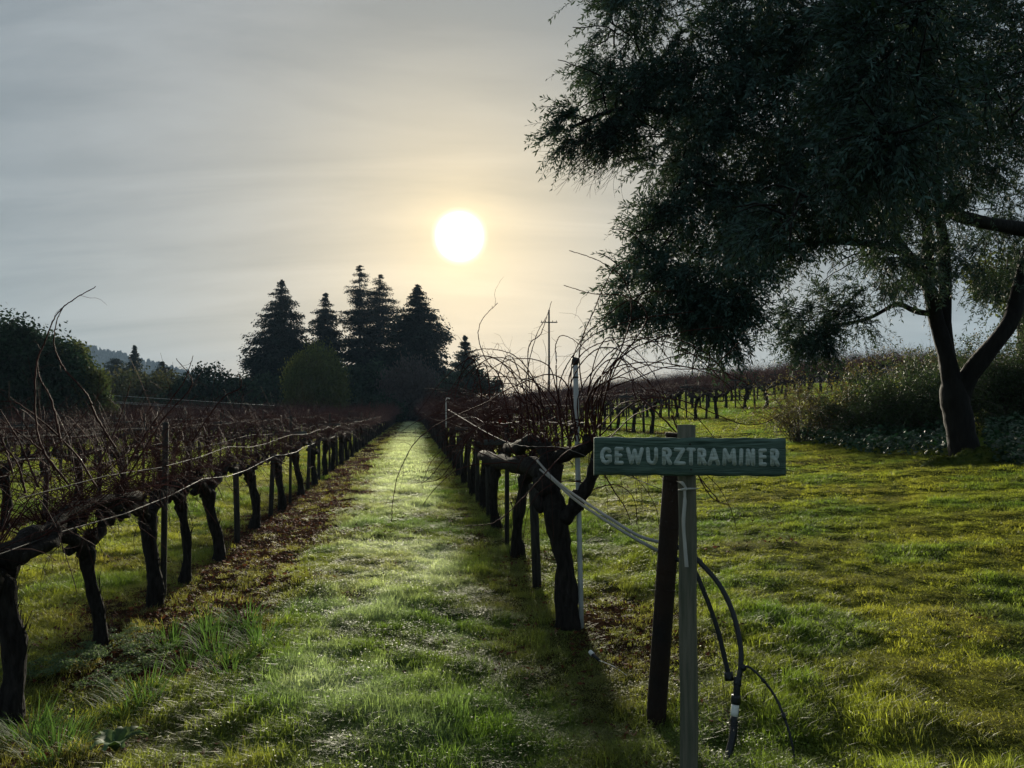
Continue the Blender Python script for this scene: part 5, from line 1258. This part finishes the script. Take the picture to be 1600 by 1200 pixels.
def grass():
    XS, YS, BAND = [], [], []
    for y0, y1, n, band in ((1.7, 4.5, 17000, 0), (4.5, 9, 34000, 0), (9, 18, 38000, 1), (18, 42, 40000, 2), (42, 100, 20000, 3)):
        x, y = sample(y0, y1, n); XS.append(x); YS.append(y); BAND.append(np.full(n, band))
    x = np.concatenate(XS); y = np.concatenate(YS); band = np.concatenate(BAND)
    so = soil(x, y); n0 = fbm(x, y, 0.55, 1); n1 = fbm(x, y, 1.6, 6); n2 = fbm(x, y, 4.0, 9)
    keep = rng.random(len(x)) > np.clip(so * 1.0 - 0.03, 0, 0.92)
    keep &= rng.random(len(x)) > 0.30 * vsmooth(0.3, 1.0, n2)
    x, y, band, so, n0, n1, n2 = (a[keep] for a in (x, y, band, so, n0, n1, n2))
    u = x + RK * y; n = len(x)
    lawn = vsmooth(1.2, 2.0, u) * (y < block_start(u) - 0.5)
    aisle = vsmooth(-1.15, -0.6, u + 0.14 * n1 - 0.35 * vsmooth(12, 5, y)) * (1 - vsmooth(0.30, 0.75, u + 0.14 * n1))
    green = np.array([0.072, 0.118, 0.022]); deep = np.array([0.038, 0.090, 0.022]); yellow = np.array([0.165, 0.165, 0.030]); dew_glare = np.array([0.36, 0.39, 0.33]); straw = np.array([0.15, 0.115, 0.050])
    tint = lerp(green, yellow, np.clip(0.45 + 0.35 * n0 + 0.35 * lawn + 0.25 * (u < -2.4), 0, 1))
    k = np.clip(vsmooth(0.1, 0.9, n1) * 0.6, 0, 1); tint = tint * (1 - k[:, None]) + deep * k[:, None]
    # dew-silvered swathe along the aisle, with sun glare coloured in farther off
    k = aisle * vsmooth(2.6, 4.6, y) * np.clip(0.55 + 0.45 * n0 + 0.35 * n1 + 0.6 * vsmooth(9, 20, y), 0, 1); tint = tint * (1 - k[:, None]) + dew_glare * k[:, None]
    k = np.clip(so * 0.6 + 0.4 * vsmooth(0.5, 1.1, -n1 + 0.3 * n2) * (0.5 + 0.2 * lawn), 0, 0.85); tint = tint * (1 - k[:, None]) + straw * k[:, None]
    k = np.clip(vsmooth(2.6, 4.2, -y + 6 + 0.5 * n0) * 0.45, 0, 1); tint = tint * (1 - k[:, None]) + np.array([0.055, 0.125, 0.024]) * k[:, None]
    tint *= rng.uniform(0.75, 1.25, (n, 1)) * (1.20 + 0.22 * lawn[:, None])
    idx = rng.integers(0, 5, n)
    longer = rng.random(n) < np.clip(0.10 + 0.45 * vsmooth(0.2, 1.0, n1) * (1 - lawn) - 0.06 * lawn + 0.35 * (y < 4.2) * (1 - 0.85 * lawn), 0, 0.8)
    idx = np.where(longer, rng.integers(5, 8, n), idx)
    cl = rng.random(n) < np.where(y < 9, 0.08 + 0.35 * vsmooth(0.4, 1.0, fbm(x, y, 1.1, 12)), 0.0)
    idx = np.where(cl, rng.integers(11, 13, n), idx)
    idx = np.where(band >= 2, rng.integers(8, 11, n), idx)
    sc = rng.uniform(0.7, 1.25, n) * np.array([1.0, 1.35, 1.15, 2.0])[band]
    scl = np.stack([sc, sc, sc * np.array([1, 0.85, 0.9, 0.55])[band] * rng.uniform(0.7, 1.25, n) * (1 - 0.45 * lawn) * np.clip(0.82 + 0.42 * n2 + 0.28 * n1, 0.35, 1.7)], 1)
    rot = np.stack([rng.normal(0, 0.12, n), rng.normal(0, 0.12, n), rng.uniform(0, 6.28, n)], 1)
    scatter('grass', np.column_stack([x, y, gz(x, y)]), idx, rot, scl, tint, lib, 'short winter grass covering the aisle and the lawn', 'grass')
    # fallen leaves
    x, y = sample(2.2, 26, 42000)
    so = soil(x, y); u = x + RK * y
    lf = np.abs((u - L1X) - 0.5) < 0.95
    keep = rng.random(len(x)) < np.clip(so * np.where(lf, 0.95, 0.45) + 0.07 * (u < 1.2), 0, 1)
    x, y = x[keep], y[keep]; n = len(x)
    sc = rng.uniform(0.6, 1.2, n)
    scatter('fallen_leaves', np.column_stack([x, y, gz(x, y)]), rng.integers(0, 3, n), np.stack([np.zeros(n), np.zeros(n), rng.uniform(0, 6.28, n)], 1), np.stack([sc] * 3, 1), np.zeros((n, 3)), lib2, 'brown fallen vine leaves under the rows', 'leaves')
    print('grass tufts', len(rot), 'litter', n)
grass()

def on_ground(px, py, Y=4.0):
    for _ in range(40):
        x = (px - 800) / F * Y; d = P(px, py, Y)[2] - gz1(x, Y); Y += d * 3
    return np.array([x, Y, gz1(x, Y)])

def grass_clump(px, py, label, n=170, h=0.24, R=0.12):
    o = on_ground(px, py); mb = MB()
    a = rng.uniform(0, 6.28, n); r = R * np.sqrt(rng.random(n)); le = rng.uniform(0.3, 1.0, n)
    st = np.stack([np.cos(a) * r, np.sin(a) * r, np.full(n, -0.02)], 1)
    d = np.stack([np.cos(a) * le, np.sin(a) * le, np.full(n, 1.0)], 1)
    pts, rad = grow_canes(st, d, h * rng.uniform(0.6, 1.3, n), 6, 0.0026, rng.uniform(0.15, 0.6, n), 0.05)
    side = np.stack([-np.sin(a), np.cos(a), np.zeros(n)], 1)
    wq = np.array([0.8, 1.0, 0.95, 0.8, 0.5, 0.05])[None, :, None] * 0.0028
    v = np.stack([pts - side[:, None] * wq, pts + side[:, None] * wq], 2).reshape(n, 12, 3)
    i = np.arange(n)[:, None, None] * 12 + np.arange(5)[None, :, None] * 2
    mb.add(v.reshape(-1, 3), (i + np.array([0, 1, 3, 2])[None, None, :]).reshape(-1, 4))
    mb.build('grass_clump', M['longgrass'], at=o, label=label, cat='grass', group='tall grass clumps')
for px, py, lb in ((330, 985, 'tall fine grass clump below the bare soil strip'), (390, 975, 'tall grass clump right of the topmost clump'), (300, 1045, 'wide green grass clump in the lower left'), (365, 1050, 'grass clump leaning right in the lower left'),
                   (235, 1090, 'low grass clump beside the ferny weeds'), (270, 1010, 'grass clump touching the ferny weeds'), (410, 1010, 'small grass clump at the soil edge'), (340, 1020, 'grass clump in the centre of the tall patch'), (205, 1110, 'dark green clump furthest left in the tall patch'), (100, 1180, 'clump of grass at the lower left picture edge'), (60, 1150, 'clump of grass below the leftmost vine trunk')):
    grass_clump(px, py, lb, int(rng.integers(120, 200)), rng.uniform(0.17, 0.26))

def ferny(px, py, label, n=16, s=0.14):
    o = on_ground(px, py); mb = MB()
    for q in range(n):
        a = rng.uniform(0, 6.28); ln = s * rng.uniform(0.6, 1.3)
        c0 = np.array([rng.normal(0, 0.04), rng.normal(0, 0.04), 0.0])
        ax = c0 + np.stack([np.cos(a) * np.linspace(0, ln, 8), np.sin(a) * np.linspace(0, ln, 8), 0.06 * np.sin(np.linspace(0, 2.2, 8)) + 0.02], 1)
        tubes(mb, ax, np.linspace(0.0016, 0.0007, 8), 3)
        tg = unit(np.array([np.cos(a), np.sin(a), 0])); sd = np.array([-np.sin(a), np.cos(a), 0])
        for k in range(1, 8):
            for sg in (-1, 1):
                m = 5; t = np.linspace(0.2, 1, m)[:, None]; ll = 0.05 * (1 - k / 9)
                pt = ax[k] + (sd * sg * 0.85 + tg * 0.5) * ll * t
                leaves(mb, pt, (sd * sg + tg * 0.8)[None] + rng.normal(0, 0.5, (m, 3)), np.array([0, 0, 1.0]) + rng.normal(0, 0.35, (m, 3)), 0.014, 0.008, 0.1)
    mb.build('ferny_weed', M['weed'], at=o, label=label, cat='weed', group='ferny weeds by the left row')
for px, py, lb in ((190, 1005, 'ferny pale green weed right of the second left trunk'), (215, 1020, 'ferny weed just right of the topmost ferny weed'), (160, 1030, 'ferny weed below the second left trunk'), (205, 1055, 'frosty pale weed left of the grass clumps'), (120, 1045, 'ferny weed between the two left trunks'), (175, 1075, 'low ferny weed above the bottom left grass'), (80, 1060, 'ferny weed nearest the leftmost trunk'), (240, 1035, 'ferny weed touching the tall grass')):
    ferny(px, py, lb)

def rosette(px, py, label, n=9, s=0.13):
    o = on_ground(px, py, 3.4); mb = MB()
    for q in range(n):
        a = q * 2.4 + rng.normal(0, 0.2); ln = s * rng.uniform(0.7, 1.2); k = 8
        t = np.linspace(0, 1, k)
        ax = np.stack([np.cos(a) * ln * t, np.sin(a) * ln * t, 0.07 * np.sin(t * 2.3) + 0.01], 1); sd = np.array([-np.sin(a), np.cos(a), 0])
        wv = (0.026 * np.sin(np.clip(t * 1.15, 0, 1) ** 0.8 * np.pi * 0.93) + 0.003)[:, None] * (1 + 0.15 * (np.arange(k) % 2))[:, None]
        v = np.stack([ax - sd * wv + [0, 0, 0.008], ax, ax + sd * wv + [0, 0, 0.008]], 1).reshape(-1, 3)
        i = np.arange(k - 1)[:, None] * 3
        mb.add(v, np.concatenate([i + [[0, 1, 4, 3]], i + [[1, 2, 5, 4]]]))
    mb.build('broadleaf_weed', M['weed'], at=o, label=label, cat='weed', smooth=True)
for px, py, lb in ((190, 1178, 'broad-leaved pale weed at the bottom left corner'),):
    rosette(px, py, lb, s=0.12 if px < 400 else 0.07)

# ------------------------------------------------------------------ air
def haze():
    lo = np.array([gx[0] - 20, gy[0] - 20, -7.0]); hi = np.array([gx[-1] + 20, gy[-1] + 20, 175.0])
    mb = MB(); box(mb, (lo + hi) / 2, hi - lo)
    m = bpy.data.materials.new('haze_air'); m.use_nodes = True; nt = m.node_tree; nt.nodes.clear()
    o = nt.nodes.new('ShaderNodeOutputMaterial'); v = nt.nodes.new('ShaderNodeVolumePrincipled')
    v.inputs['Color'].default_value = (0.50, 0.72, 1.0, 1); v.inputs['Density'].default_value = 0.00024; v.inputs['Anisotropy'].default_value = 0.0
    nt.links.new(v.outputs[0], o.inputs['Volume'])
    mb.build('haze', m, kind='stuff', label='thin morning haze in the air')
haze()
